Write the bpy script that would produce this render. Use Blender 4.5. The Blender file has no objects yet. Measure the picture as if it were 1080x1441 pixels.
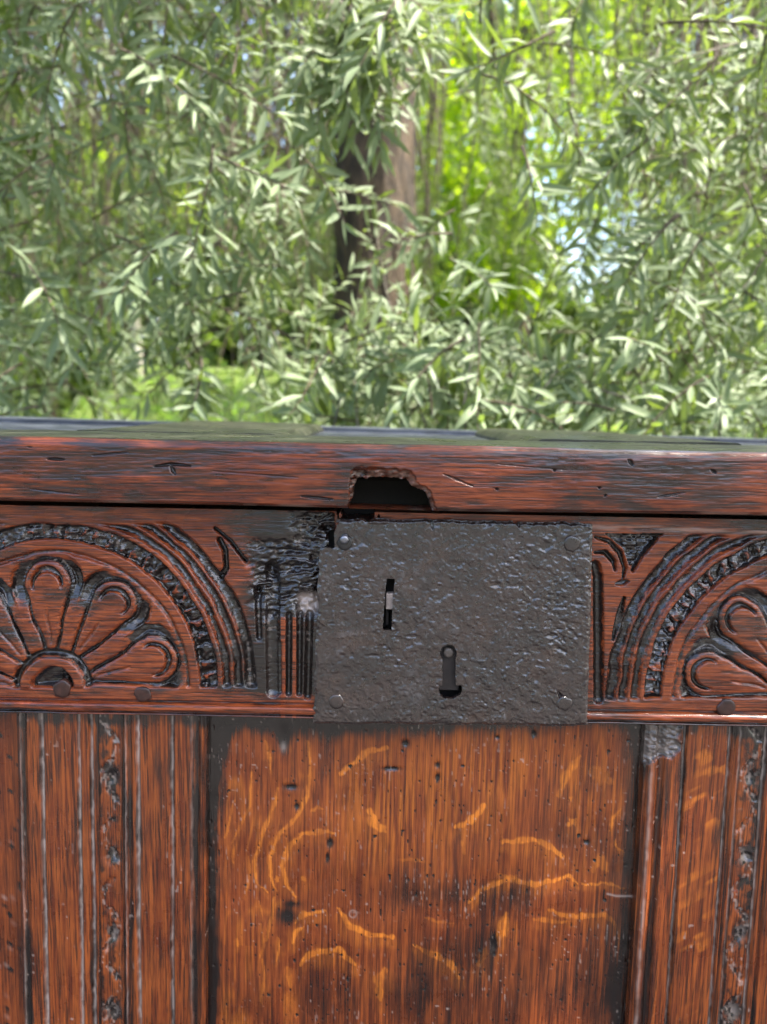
import bpy, math, random
import numpy as np
from mathutils import Vector, Matrix

random.seed(7)
RNG = np.random.default_rng(11)
S = bpy.context.scene
COL = S.collection

# ------------------------------------------------------------------ camera
FOC = 1083.0                       # focal length in image pixels (image = 1080 x 1441)
CAM = np.array([0.0, -0.45, 0.70])
PITCH, ROLL = math.radians(7.6), math.radians(1.15)
fw = np.array([0.0, math.cos(PITCH), -math.sin(PITCH)])
r0 = np.array([1.0, 0.0, 0.0])
u0_ = np.cross(r0, fw)
rt = math.cos(ROLL) * r0 + math.sin(ROLL) * u0_
up = np.cross(rt, fw)
cam_d = bpy.data.cameras.new('camera')
cam = bpy.data.objects.new('camera', cam_d)
COL.objects.link(cam)
M3 = Matrix(((rt[0], up[0], -fw[0]), (rt[1], up[1], -fw[1]), (rt[2], up[2], -fw[2])))
cam.matrix_world = Matrix.Translation(Vector(CAM)) @ M3.to_4x4()
cam_d.sensor_fit = 'VERTICAL'
cam_d.sensor_height = 34.59
cam_d.lens = 26.0
cam_d.clip_start = 0.02
cam_d.clip_end = 2000
cam_d.dof.use_dof = True
cam_d.dof.focus_distance = 0.45
cam_d.dof.aperture_fstop = 6.6
S.camera = cam

# ------------------------------------------------------------------ light
SUN_EL, SUN_AZ = math.radians(61), math.radians(106)     # azimuth from +Y (behind the coffer) towards +X
sun_dir = Vector((math.cos(SUN_EL) * math.sin(SUN_AZ), math.cos(SUN_EL) * math.cos(SUN_AZ), math.sin(SUN_EL)))
W = bpy.data.worlds.new('World')
S.world = W
W.use_nodes = True
wn = W.node_tree.nodes
sky = wn.new('ShaderNodeTexSky')
sky.sky_type = 'NISHITA'
sky.sun_disc = False
sky.sun_elevation = SUN_EL
sky.sun_rotation = SUN_AZ
sky.air_density = 1.0
sky.dust_density = 4.0
W.node_tree.links.new(sky.outputs[0], wn['Background'].inputs[0])
wn['Background'].inputs[1].default_value = 0.15
sun_d = bpy.data.lights.new('sun', 'SUN')
sun_d.energy = 3.3
sun_d.angle = math.radians(0.53)
sun_d.color = (1.0, 0.95, 0.86)
sun = bpy.data.objects.new('sun', sun_d)
COL.objects.link(sun)
sun.rotation_euler = sun_dir.to_track_quat('Z', 'Y').to_euler()
sun.location = (3, 3, 8)
S.view_settings.view_transform = 'Standard'
S.view_settings.look = 'None'
S.view_settings.gamma = 1.0
S.view_settings.use_curve_mapping = False
S.view_settings.exposure = 2.58
S.cycles.max_bounces = 8
S.cycles.transparent_max_bounces = 4

# ------------------------------------------------------------------ number helpers
def sm(a, b, x):
    t = np.clip((x - a) / (b - a), 0, 1)
    return t * t * (3 - 2 * t)

def lerp(a, b, t):
    return a + (b - a) * t

def _hash(ix, iy, seed):
    h = (ix.astype(np.int64) * 374761393 + iy.astype(np.int64) * 668265263 + seed * 974711) & 0x7fffffff
    h = ((h ^ (h >> 13)) * 1274126177) & 0x7fffffff
    h = (h ^ (h >> 16)) & 0xffff
    return h / 65535.0

def vn(x, y, seed=0):
    """value noise, -1..1"""
    xf, yf = np.floor(x), np.floor(y)
    fx, fy = x - xf, y - yf
    fx = fx * fx * fx * (fx * (fx * 6 - 15) + 10)
    fy = fy * fy * fy * (fy * (fy * 6 - 15) + 10)
    xi, yi = xf.astype(np.int64), yf.astype(np.int64)
    a, b = _hash(xi, yi, seed), _hash(xi + 1, yi, seed)
    c, d = _hash(xi, yi + 1, seed), _hash(xi + 1, yi + 1, seed)
    return (lerp(lerp(a, b, fx), lerp(c, d, fx), fy)) * 2 - 1

def fbm(x, y, seed=0, octv=4, gain=0.5):
    s, a, n = 0, 1.0, 0
    for i in range(octv):
        s = s + a * vn(x * 2 ** i + i * 17.3, y * 2 ** i - i * 9.1, seed + i)
        n += a
        a *= gain
    return s / n

def seg_dist(u, v, pts):
    """distance to a polyline and the running fraction 0..1 along it"""
    best = np.full(u.shape, 1e9)
    frac = np.zeros(u.shape)
    n = len(pts) - 1
    for i in range(n):
        (x0, y0), (x1, y1) = pts[i], pts[i + 1]
        dx, dy = x1 - x0, y1 - y0
        t = np.clip(((u - x0) * dx + (v - y0) * dy) / (dx * dx + dy * dy + 1e-9), 0, 1)
        d = np.hypot(u - x0 - t * dx, v - y0 - t * dy)
        m = d < best
        best = np.where(m, d, best)
        frac = np.where(m, (i + t) / n, frac)
    return best, frac

def in_poly(u, v, pts):
    c = np.zeros(u.shape, bool)
    n = len(pts)
    for i in range(n):
        (x0, y0), (x1, y1) = pts[i], pts[(i + 1) % n]
        if y0 == y1:
            continue
        c ^= ((y0 > v) != (y1 > v)) & (u < (x1 - x0) * (v - y0) / (y1 - y0) + x0)
    return c

def pixel_to_plane(u, v, Y):
    """image pixels (u,v) cast from the camera -> metres on the upright plane at depth Y"""
    u = np.asarray(u, float); v = np.asarray(v, float)
    d = fw + ((u - 540) / FOC)[..., None] * rt + ((720.5 - v) / FOC)[..., None] * up  # camera ray through each image pixel
    t = (np.asarray(Y, float) - CAM[1]) / d[..., 1]
    return CAM + d * t[..., None]

# ------------------------------------------------------------------ object helpers
def link(o, parent=None):
    COL.objects.link(o)
    if parent is not None:
        o.parent = parent
        o.matrix_parent_inverse = parent.matrix_world.inverted() if parent.type == 'EMPTY' else Matrix()
    return o

def tag(o, label=None, cat=None, group=None, kind=None):
    if label: o['label'] = label
    if cat: o['category'] = cat
    if group: o['group'] = group
    if kind: o['kind'] = kind
    return o

def empty(name, loc):
    o = bpy.data.objects.new(name, None)
    o.empty_display_size = 0.1
    o.matrix_world = Matrix.Translation(Vector(loc))
    COL.objects.link(o)
    o.location = loc
    return o

def np_mesh(name, V, F, attrs=None, smooth=True):
    """V (n,3), F (m,k) all the same size"""
    me = bpy.data.meshes.new(name)
    V = np.ascontiguousarray(V, np.float32); F = np.ascontiguousarray(F, np.int32)
    me.vertices.add(len(V)); me.vertices.foreach_set('co', V.ravel())
    k = F.shape[1]
    me.loops.add(F.size); me.loops.foreach_set('vertex_index', F.ravel())
    me.polygons.add(len(F))
    me.polygons.foreach_set('loop_start', np.arange(0, F.size, k, dtype=np.int32))
    me.polygons.foreach_set('use_smooth', np.full(len(F), smooth))
    me.update(calc_edges=True)
    for n, a in (attrs or {}).items():
        at = me.attributes.new(n, 'FLOAT', 'POINT')
        at.data.foreach_set('value', np.ascontiguousarray(a, np.float32).ravel())
    return me

def part(name, me, mat, parent=None):
    o = bpy.data.objects.new(name, me)
    if mat: me.materials.append(mat)
    COL.objects.link(o)
    if parent is not None:
        o.parent = parent
        pw = Vector((0, 0, 0))
        q = parent
        while q is not None:
            pw = pw + q.location
            q = q.parent
        o.location = -pw if parent.type == 'EMPTY' else Vector((0, 0, 0))
    return o

def grid_mesh(name, P, attrs=None, keep=None, wall=None, close=True):
    """P (r,c,3) grid; keep (r-1,c-1) cells; wall: offset vector for the side walls round every kept region"""
    R, C = P.shape[:2]
    idx = np.arange(R * C).reshape(R, C)
    if keep is None:
        keep = np.ones((R - 1, C - 1), bool)
    q = np.stack([idx[:-1, :-1], idx[1:, :-1], idx[1:, 1:], idx[:-1, 1:]], -1)
    F = [q[keep]]
    V = [P.reshape(-1, 3)]
    A = {n: [np.asarray(a, float).reshape(-1)] for n, a in (attrs or {}).items()}
    if wall is not None:
        pad = np.zeros((R + 1, C + 1), bool)
        pad[1:-1, 1:-1] = keep
        if not close:
            pad[0] = pad[1]; pad[-1] = pad[-2]; pad[:, 0] = pad[:, 1]; pad[:, -1] = pad[:, -2]
        # edges along rows (between cell rows i-1 and i): verts (i,j)-(i,j+1)
        up_, dn = pad[:-1, 1:-1], pad[1:, 1:-1]
        a, b = idx[:, :-1], idx[:, 1:]
        E = [np.stack([b[dn & ~up_], a[dn & ~up_]], -1), np.stack([a[up_ & ~dn], b[up_ & ~dn]], -1)]
        lf, rg = pad[1:-1, :-1], pad[1:-1, 1:]
        a, b = idx[:-1, :], idx[1:, :]
        E += [np.stack([a[rg & ~lf], b[rg & ~lf]], -1), np.stack([b[lf & ~rg], a[lf & ~rg]], -1)]
        E = np.concatenate(E)
        used, inv = np.unique(E, return_inverse=True)
        inv = inv.reshape(E.shape)
        base = R * C
        n = len(used)
        top = V[0][used]
        V += [top, top + np.asarray(wall)]
        for k_ in A:
            A[k_] += [A[k_][0][used]] * 2
        F.append(np.stack([base + inv[:, 1], base + inv[:, 0], base + n + inv[:, 0], base + n + inv[:, 1]], -1))
    V = np.concatenate(V); F = np.concatenate(F)
    A = {k_: np.concatenate(a) for k_, a in A.items()}
    # drop unused verts
    usedv = np.zeros(len(V), bool); usedv[F.ravel()] = True
    remap = np.cumsum(usedv) - 1
    return np_mesh(name, V[usedv], remap[F], {k_: a[usedv] for k_, a in A.items()})

def box_mesh(name, x0, x1, y0, y1, z0, z1, bev=0.004):
    import bmesh
    bm = bmesh.new()
    bmesh.ops.create_cube(bm, size=1)
    for vtx in bm.verts:
        vtx.co = Vector((lerp(x0, x1, vtx.co.x + .5), lerp(y0, y1, vtx.co.y + .5), lerp(z0, z1, vtx.co.z + .5)))
    bmesh.ops.bevel(bm, geom=bm.edges[:], offset=bev, segments=2, affect='EDGES', profile=0.5)
    me = bpy.data.meshes.new(name)
    bm.to_mesh(me); bm.free()
    return me

def tube(path, rad, sides=6):
    """returns V,F of a tube along path (n,3) with radii (n)"""
    path = np.asarray(path, float); rad = np.broadcast_to(np.asarray(rad, float), (len(path),))
    T = np.gradient(path, axis=0); T /= np.linalg.norm(T, axis=1)[:, None] + 1e-12
    ref = np.where(np.abs(T[:, 2:3]) > 0.9, np.array([[1.0, 0, 0]]), np.array([[0, 0, 1.0]]))
    A = np.cross(T, ref); A /= np.linalg.norm(A, axis=1)[:, None] + 1e-12
    B = np.cross(T, A)
    an = np.arange(sides) / sides * 2 * np.pi
    V = path[:, None] + rad[:, None, None] * (np.cos(an)[None, :, None] * A[:, None] + np.sin(an)[None, :, None] * B[:, None])
    n = len(path)
    i = np.arange(n - 1)[:, None] * sides; j = np.arange(sides)[None]; j2 = (j + 1) % sides
    F = np.stack([i + j, i + j2, i + sides + j2, i + sides + j], -1).reshape(-1, 4)
    return V.reshape(-1, 3), F

def cols(a, b, step=1.25, f0=-15, f1=1095, coarse=12.0):
    """column positions: fine where the photograph looks, coarser beyond"""
    out = []
    if a < f0:
        out += list(np.arange(a, min(f0, b), coarse))
    if b > f0 and a < f1:
        out += list(np.arange(max(a, f0), min(b, f1), step))
    if b > f1:
        out += list(np.arange(max(a, f1), b, coarse))
    out.append(b)
    return np.array(out)

# ------------------------------------------------------------------ materials
def mat(name):
    m = bpy.data.materials.new(name)
    m.use_nodes = True
    nt = m.node_tree
    return m, nt, nt.nodes, nt.links, nt.nodes['Principled BSDF']

def rgb(nodes, c):
    n = nodes.new('ShaderNodeRGB'); n.outputs[0].default_value = (*c, 1); return n.outputs[0]

def mixc(nt, fac, a, b, mode='MIX'):
    n = nt.nodes.new('ShaderNodeMix'); n.data_type = 'RGBA'; n.blend_type = mode
    for s, val in ((n.inputs['Factor'], fac), (n.inputs[6], a), (n.inputs[7], b)):
        if isinstance(val, (int, float)): s.default_value = val
        elif isinstance(val, tuple): s.default_value = (*val, 1)
        else: nt.links.new(val, s)
    return n.outputs[2]

def mth(nt, op, a, b=0.0, c=0.0, clamp=False):
    n = nt.nodes.new('ShaderNodeMath'); n.operation = op; n.use_clamp = clamp
    for i, val in enumerate((a, b, c)):
        if isinstance(val, (int, float)): n.inputs[i].default_value = val
        else: nt.links.new(val, n.inputs[i])
    return n.outputs[0]

def ramp(nt, val, a, b, lo=0.0, hi=1.0):
    n = nt.nodes.new('ShaderNodeMapRange'); n.interpolation_type = 'SMOOTHSTEP'
    nt.links.new(val, n.inputs[0])
    n.inputs[1].default_value = a; n.inputs[2].default_value = b
    n.inputs[3].default_value = lo; n.inputs[4].default_value = hi
    return n.outputs[0]

def noise(nt, vec, scale, detail=4.0, rough=0.55, dist=0.0):
    n = nt.nodes.new('ShaderNodeTexNoise')
    n.inputs['Scale'].default_value = scale; n.inputs['Detail'].default_value = detail
    n.inputs['Roughness'].default_value = rough; n.inputs['Distortion'].default_value = dist
    if vec is not None: nt.links.new(vec, n.inputs['Vector'])
    return n.outputs[0]

def coords(nt, scale=(1, 1, 1), rot=(0, 0, 0), kind='Object'):
    t = nt.nodes.new('ShaderNodeTexCoord'); m = nt.nodes.new('ShaderNodeMapping')
    m.inputs['Scale'].default_value = scale; m.inputs['Rotation'].default_value = rot
    nt.links.new(t.outputs[kind], m.inputs['Vector'])
    return m.outputs[0]

def attr(nt, name):
    a = nt.nodes.new('ShaderNodeAttribute'); a.attribute_name = name; return a.outputs['Fac']

def wood(name, along, red=(0.110, 0.020, 0.0075), orange=(0.27, 0.058, 0.0135), dark=(0.0085, 0.0046, 0.0036),
         pore=0.75, gloss=(0.24, 0.40), coat=0.45, grain=1.0, use_attr=True):
    """old waxed oak: grain runs along 'x' or 'z'"""
    m, nt, N, L, P = mat(name)
    st = {'x': (12, 80, 80), 'z': (90, 90, 6)}[along]
    g1 = noise(nt, coords(nt, st), 4.0 * grain, 5, 0.65, 0.4)
    st2 = {'x': (14, 520, 520), 'z': (640, 640, 11)}[along]
    g2 = noise(nt, coords(nt, st2), 1.5 * grain, 3, 0.6)
    st3 = {'x': (28, 900, 900), 'z': (900, 900, 34)}[along]
    g3 = noise(nt, coords(nt, st3), 1.0 * grain, 2, 0.6)
    blot = noise(nt, coords(nt), 26, 4, 0.6)
    g = mth(nt, 'ADD', mth(nt, 'MULTIPLY', g1, 0.55), mth(nt, 'MULTIPLY', g2, 0.45))
    g = mth(nt, 'ADD', g, mth(nt, 'MULTIPLY', mth(nt, 'SUBTRACT', blot, 0.5), 0.45))
    c = mixc(nt, ramp(nt, g, 0.34, 0.66), red, orange)
    c = mixc(nt, 1.0, c, mixc(nt, ramp(nt, g2, 0.3, 0.7), (0.84, 0.80, 0.80), (1.10, 1.10, 1.10)), 'MULTIPLY')
    if use_attr:
        wear_tone, fleck, dust_glint = attr(nt, 'wear_tone'), attr(nt, 'fleck'), attr(nt, 'dust_glint')
        w = mth(nt, 'ADD', wear_tone, mth(nt, 'MULTIPLY', mth(nt, 'SUBTRACT', g2, 0.5), 0.55))
        w = mth(nt, 'ADD', w, mth(nt, 'MULTIPLY', mth(nt, 'SUBTRACT', g1, 0.5), 0.6))
        w = ramp(nt, w, 0.15, 0.85)
        c = mixc(nt, mth(nt, 'MULTIPLY', fleck, ramp(nt, g2, 0.34, 0.56, 0.45, 1.0)), c, (0.68, 0.195, 0.022))
    p = ramp(nt, g3, 0.50, 0.64, 0.0, pore)
    c = mixc(nt, p, c, tuple(x * 1.6 for x in dark))
    if use_attr:
        c = mixc(nt, w, dark, c)
        c = mixc(nt, dust_glint, c, (0.52, 0.40, 0.33))
    L.new(c, P.inputs['Base Color'])
    rg = ramp(nt, blot, 0.3, 0.7, gloss[0], gloss[1])
    if use_attr:
        rg = mth(nt, 'SUBTRACT', rg, mth(nt, 'MULTIPLY', mth(nt, 'SUBTRACT', 1.0, w), 0.06))
        L.new(mth(nt, 'ADD', coat, mth(nt, 'MULTIPLY', mth(nt, 'SUBTRACT', 1.0, w), 0.5)), P.inputs['Coat Weight'])
        rg = mth(nt, 'ADD', rg, mth(nt, 'MULTIPLY', dust_glint, 0.3))
    L.new(rg, P.inputs['Roughness'])
    P.inputs['Specular IOR Level'].default_value = 0.3
    P.inputs['Coat Weight'].default_value = coat
    P.inputs['Coat Roughness'].default_value = 0.15
    b = N.new('ShaderNodeBump'); b.inputs['Strength'].default_value = 0.32; b.inputs['Distance'].default_value = 0.0005
    fine = noise(nt, coords(nt), 900, 3, 0.6)
    hh = mth(nt, 'ADD', mth(nt, 'MULTIPLY', p, -0.7), mth(nt, 'ADD', mth(nt, 'MULTIPLY', g2, 0.6), mth(nt, 'MULTIPLY', fine, 0.35)))
    L.new(hh, b.inputs['Height'])
    L.new(b.outputs[0], P.inputs['Normal'])
    L.new(b.outputs[0], P.inputs['Coat Normal'])
    return m

M_rail = wood('carved_oak', 'x')
M_lid = wood('lid_oak', 'x', red=(0.085, 0.0165, 0.0075), orange=(0.20, 0.043, 0.012), gloss=(.28, .42), coat=.3)
M_munt = wood('moulded_oak', 'z', red=(0.115, 0.0225, 0.0078), orange=(0.275, 0.066, 0.013), coat=0.3)
M_panel = wood('panel_oak', 'z', red=(0.125, 0.0245, 0.0080), orange=(0.255, 0.058, 0.0125), pore=0.38, gloss=(0.26, 0.38), coat=0.25)
M_oak = wood('plain_oak', 'x', use_attr=False)

def weathered(name, base, tint, rough):
    m, nt, N, L, P = mat(name)
    n1 = noise(nt, coords(nt, (6, 60, 60)), 3, 5, 0.6)
    n2 = noise(nt, coords(nt), 30, 4, 0.6)
    c = mixc(nt, ramp(nt, n1, 0.35, 0.65), base, tint)
    c = mixc(nt, ramp(nt, n2, 0.5, 0.75, 0, 0.6), c, tuple(x * 0.4 for x in base))
    L.new(c, P.inputs['Base Color'])
    L.new(ramp(nt, n2, 0.3, 0.7, rough - 0.08, rough + 0.1), P.inputs['Roughness'])
    b = N.new('ShaderNodeBump'); b.inputs['Strength'].default_value = 0.3; b.inputs['Distance'].default_value = 0.001
    L.new(n1, b.inputs['Height']); L.new(b.outputs[0], P.inputs['Normal'])
    return m
M_lidtop = weathered('weathered_lid_oak', (0.032, 0.031, 0.021), (0.066, 0.066, 0.044), 0.33)
M_lidpan = weathered('sky_sheen_lid_panel_oak', (0.034, 0.039, 0.052), (0.058, 0.066, 0.086), 0.42)  # blue-grey base carries the sky's sheen on the panels

def iron():
    m, nt, N, L, P = mat('pitted_iron')
    n1 = noise(nt, coords(nt), 60, 5, 0.65)
    n2 = noise(nt, coords(nt), 420, 4, 0.6)
    c = mixc(nt, ramp(nt, n1, 0.35, 0.65), (0.013, 0.0075, 0.0062), (0.027, 0.0145, 0.0112))
    n3 = noise(nt, coords(nt), 28, 5, 0.7)
    c = mixc(nt, ramp(nt, n3, 0.52, 0.68, 0, 0.7), c, (0.045, 0.021, 0.0125))
    c = mixc(nt, attr(nt, 'dust_glint'), c, (0.16, 0.15, 0.15))
    L.new(c, P.inputs['Base Color'])
    P.inputs['Metallic'].default_value = 0.0
    P.inputs['Coat Weight'].default_value = 0.6; P.inputs['Coat Roughness'].default_value = 0.16
    L.new(ramp(nt, n2, 0.3, 0.7, 0.24, 0.42), P.inputs['Roughness'])
    P.inputs['Specular IOR Level'].default_value = 0.7
    b = N.new('ShaderNodeBump'); b.inputs['Strength'].default_value = 0.25; b.inputs['Distance'].default_value = 0.0005
    L.new(n2, b.inputs['Height']); L.new(b.outputs[0], P.inputs['Normal'])
    return m
M_iron = iron()

def plain(name, c, rough=0.6, metal=0.0, spec=0.5, var=0.3, scale=200):
    m, nt, N, L, P = mat(name)
    n = noise(nt, coords(nt), scale, 4, 0.6)
    L.new(mixc(nt, ramp(nt, n, 0.3, 0.7), tuple(x * (1 - var) for x in c), tuple(x * (1 + var) for x in c)), P.inputs['Base Color'])
    P.inputs['Roughness'].default_value = rough; P.inputs['Metallic'].default_value = metal
    P.inputs['Specular IOR Level'].default_value = spec
    return m
M_bolt = plain('bright_iron', (0.20, 0.20, 0.22), 0.35, 0.8)
M_nail = plain('nail_iron', (0.022, 0.019, 0.018), 0.4, 0.3, 0.7)
M_rust = plain('rusty_iron', (0.21, 0.165, 0.14), 0.6, 0.0)
M_rustd = plain('dull_rusty_iron', (0.022, 0.015, 0.012), 0.65, 0.1)
M_pin = plain('worn_iron_pin', (0.07, 0.055, 0.045), 0.5, 0.1)
M_void = plain('inner_shade_fill', (0.012, 0.008, 0.006), 0.7)  # near-black stands in for the shade inside the chest
M_peg = plain('oak_peg', (0.035, 0.012, 0.008), 0.38, var=0.5)

# ================================================================== COFFER
coffer = empty('oak_coffer', (0.03, 0.27, 0.0))
tag(coffer, 'old carved red-brown oak chest with a big pitted iron lock plate', 'chest')

UL, UR = -920.0, 2080.0
def v_bot(u): return 1003 + 0.0187 * u            # bottom edge of the top rail
def v_lidtop(u): return 613.5 + 0.0215 * u
def v_lidbot(u): return 705.5 + 0.0195 * u + 2.5 * np.exp(-((u - 640) / 200.0) ** 2)

# ------------------------------------------------------------------ carving
def lunette(u, v, cx, cy, angs, seed):
    wx, wy = 2.2 * vn(u / 28, v / 28, seed), 2.2 * vn(u / 28, v / 28, seed + 5)
    du, dv = u - cx + wx, cy - v + wy
    r = np.hypot(du, dv); th = np.arctan2(dv, du)
    on = sm(-1, 4, dv)
    h = np.zeros(u.shape)
    def gr(c, w, dep):
        return -dep * np.clip(1 - ((r - c) / w) ** 2, 0, 1) ** 1.1
    topm = sm(-244, -236, -dv + 0) if False else 1 - sm(226, 233, dv)
    rings = gr(246, 7.5, 2.3) + gr(263, 7.5, 2.4) + gr(280, 9.5, 2.9)
    # scale band
    band = sm(207, 211, r) * (1 - sm(229, 235, r))
    sc = (th * 220 / 19.0 + 0.25 * vn(u / 9, v / 9, seed + 2))
    saw = sc - np.floor(sc)
    rings = rings + band * (-3.6 + 2.6 * saw ** 1.3 * (1 - ((r - 220) / 16) ** 2) + 0.6 * vn(u / 5, v / 5, seed + 3))
    h = h + rings * topm
    # petals
    dmin = np.full(u.shape, 1e9); loop = np.zeros(u.shape); line = np.zeros(u.shape)
    cres = np.zeros(u.shape)
    for k, a in enumerate(angs):
        a = math.radians(a)
        t = du * math.cos(a) + dv * math.sin(a)
        s = -du * math.sin(a) + dv * math.cos(a)
        tc, R = 146.0, 36.0
        w = 5 + (t - 45) * (R - 5) / (tc - 45)
        hd = np.hypot(t - tc, s)
        d = np.where(t < tc, (np.abs(s) - w) * 0.95, hd - R)
        d = np.where(t < 40, 1e3, d)
        dmin = np.minimum(dmin, d)
        ca = (t - tc) / (hd + 1e-6)
        loop = np.maximum(loop, np.clip(1 - (np.abs(np.hypot(t - tc - 1, s) - 21) / (3.0 + 2.5 * np.clip(ca, 0, 1))) ** 2, 0, 1) * sm(-0.45, 0.0, ca))
        line = np.maximum(line, np.exp(-(s / 2.0) ** 2) * sm(58, 70, t) * (1 - sm(100, 122, t)))
        # claw-shaped gouges each side of a petal's head
        cw = np.exp(-((t - tc - 5) / 24.0) ** 2)
        cres = np.maximum(cres, sm(0, 3, d) * (1 - sm(11, 19 + 3 * vn(u / 8, v / 8, seed + 8), d)) * cw * (d < 40))
    inner = (1 - sm(186, 192, r)) * sm(46, 52, r)
    hp = -1.9 * np.exp(-(np.abs(dmin) / 2.8) ** 1.6) - 1.5 * np.exp(-np.clip(-dmin, 0, 99) / 6.5)
    hp = np.where(dmin > 0, -1.0 * np.exp(-(dmin / 8)), hp)
    hp = np.minimum(hp, -1.9 * np.exp(-(np.abs(dmin) / 2.8) ** 1.6))
    hp = hp - 3.9 * cres - 2.1 * loop * (dmin < 0) - 1.0 * line
    h = h + hp * inner
    # border between field and rib
    h = h - 1.6 * np.exp(-((r - 191) / 3.0) ** 2)
    # hub
    hub = -3.0 * np.exp(-((r - 50) / 5.0) ** 2) + 0.6 * sm(46, 42, r) * sm(28, 33, r)
    hub = hub - 5.5 * (1 - sm(24, 32, r)) * (1 - 0.25 * r / 30)
    h = np.where(r < 60, hub + h * sm(50, 60, r), h)
    tool = np.clip(-h - 1.2, 0, 1.5) * (0.10 * vn(u / 4.5, v / 4.5, seed + 11) + 0.30 * vn(u / 12, v / 12, seed + 12))
    return (h + tool) * on

def groove(u, v, pts, w, dep, taper=True):
    d, f = seg_dist(u, v, pts)
    ww = w * (0.45 + 0.55 * np.sin(np.pi * np.clip(f, 0.02, 0.98))) if taper else w
    return -dep * np.clip(1 - (d / ww) ** 2, 0, 1) ** 0.8

def rail_height(u, v):
    h = 0.35 * fbm(u / 90, v / 25, 3) + 0.12 * vn(u / 14, v / 2.5, 4)
    rough = np.zeros(u.shape)
    h = h + np.where(u < 480, lunette(u, v, 73, 968, (174, 133, 93, 54, 15), 20), 0)
    h = h + np.where(u > 800, lunette(u, v, 1141, 985, (166, 131, 92, 52, 12), 40), 0)
    m = (u > 290) & (u < 460)
    g = np.zeros(u.shape)
    for pts, w, dep in (
        ([(303, 744), (325, 762), (346, 790)], 3.2, 2.6), ([(309, 760), (317, 775), (318, 800), (311, 812)], 5, 3.2),
        ([(362, 832), (365, 897)], 5, 2.2), ([(383, 800), (385, 972)], 11, 2.8), ([(407, 866), (406, 976)], 5, 2.5),
        ([(422, 866), (421, 976)], 5, 2.5), ([(436, 866), (433, 980)], 6, 2.6), ([(395, 905), (395, 975)], 2.2, 2.0)):
        g = np.minimum(g, np.where(m, groove(u, v, pts, w, dep, False), 0))
    h = h + g
    # torn, blackened wood beside the lock plate
    q = 14 * fbm(u / 22, v / 22, 77)
    tear = sm(342, 372, u + q) * (1 - sm(462, 470, u)) * sm(752, 772, v + q) * (1 - sm(838, 872, v + q * 1.4))
    tear = np.maximum(tear, sm(395, 430, u + q) * (1 - sm(465, 475, u)) * sm(715, 725, v) * (1 - sm(840, 870, v + q)))
    rg = 1 - np.abs(fbm(u / 34 + 0.25 * v / 20, v / 17 + 0.3 * vn(u / 30, v / 30, 62), 61, 3, 0.5)) * 2.0
    h = h - tear * (3.6 - 2.6 * rg + 0.35 * vn(u / 12, v / 3.5, 9) + 0.25 * vn(u / 5, v / 5, 10))
    hole = np.exp(-(((u - 434) / 17) ** 4 + ((v - 850) / 17) ** 4))
    h = h - hole * (3.5 + 1.2 * vn(u / 6, v / 6, 63))
    rough = np.maximum(rough, tear)
    # right of the plate
    m = (u > 820) & (u < 960)
    g = np.zeros(u.shape)
    for pts, w, dep, tp in (
        ([(838, 796), (842, 812), (843, 984)], 8, 3.0, False), ([(879, 842), (864, 900)], 6, 3.0, True),
        ([(838, 756), (858, 762), (873, 778), (880, 800), (877, 815)], 4.5, 2.6, True),
        ([(838, 778), (852, 777), (864, 790), (866, 803)], 4.5, 3.0, True), ([(868, 822), (884, 818)], 5, 2.2, True),
        ([(925, 757), (902, 778), (891, 803)], 6.5, 4.0, True)):
        g = np.minimum(g, np.where(m, groove(u, v, pts, w, dep, tp), 0))
    tri = in_poly(u, v, [(852, 751), (935, 751), (915, 765), (897, 795), (886, 797), (878, 772)]) & m
    h = h + np.minimum(g, np.where(tri, -4.0 + 0.9 * vn(u / 7, v / 4, 31), 0))
    # run-out mould at the bottom
    b = v - v_bot(u)
    h = h - 1.6 * np.exp(-((b + 19) / 1.8) ** 2)
    h = h + 1.7 * np.sqrt(np.clip(1 - ((b + 11.5) / 6.5) ** 2, 0, 1))
    h = h - 1.2 * np.exp(-((b + 4.5) / 1.3) ** 2) + 0.5 * sm(-4, -3, b) - 1.5 * sm(-1.4, 0, b)
    # worm holes, nicks
    return h, rough

print('rail')
Yrail = 0.0
uu = cols(UL, UR)
tt = np.linspace(0, 1, 256)
U = np.repeat(uu[None], len(tt), 0)
VT = 710.5 + 0.0195 * U
Vv = VT + (v_bot(U) - VT) * tt[:, None]
H, rough = rail_height(U, Vv)
P = pixel_to_plane(U, Vv, np.full(U.shape, Yrail))
P[..., 1] -= H * 0.00130
n_big = fbm(U / 120, Vv / 40, 8)
n_str = fbm(U / 60, Vv / 5, 9)
wear_tone = sm(-2.3, -0.8, H + 0.6 * n_str + 0.3 * fbm(U / 7, Vv / 7, 14)) * (0.80 + 0.8 * n_big + 0.25 * n_str + 0.15 * fbm(U / 12, Vv / 4, 13))
wear_tone = wear_tone * (1 - (0.88 + 0.2 * n_str) * rough) + 0.22 * rough * sm(0, .5, n_str)
wear_tone = wear_tone * (1 - 0.8 * np.exp(-(((U - 400) / 60) ** 2 + ((Vv - 745) / 30) ** 2)))
wear_tone = wear_tone * (1 - 0.75 * (1 - 0.7 * sm(965, 985, Vv)) * sm(325, 365, U + 18 * n_str) * (1 - sm(455, 460, U)) * sm(740, 860, Vv))
wear_tone = wear_tone + 0.8 * ((U > 396) & (U < 402) | (U > 412) & (U < 417)) * sm(866, 872, Vv)
wear_tone = wear_tone * (1 - 0.6 * np.exp(-((Vv - v_bot(U) + 4) / 3.5) ** 2))
wear_tone = np.where(U > 830, wear_tone * 0.9 + 0.05 * n_big, wear_tone)
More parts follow.
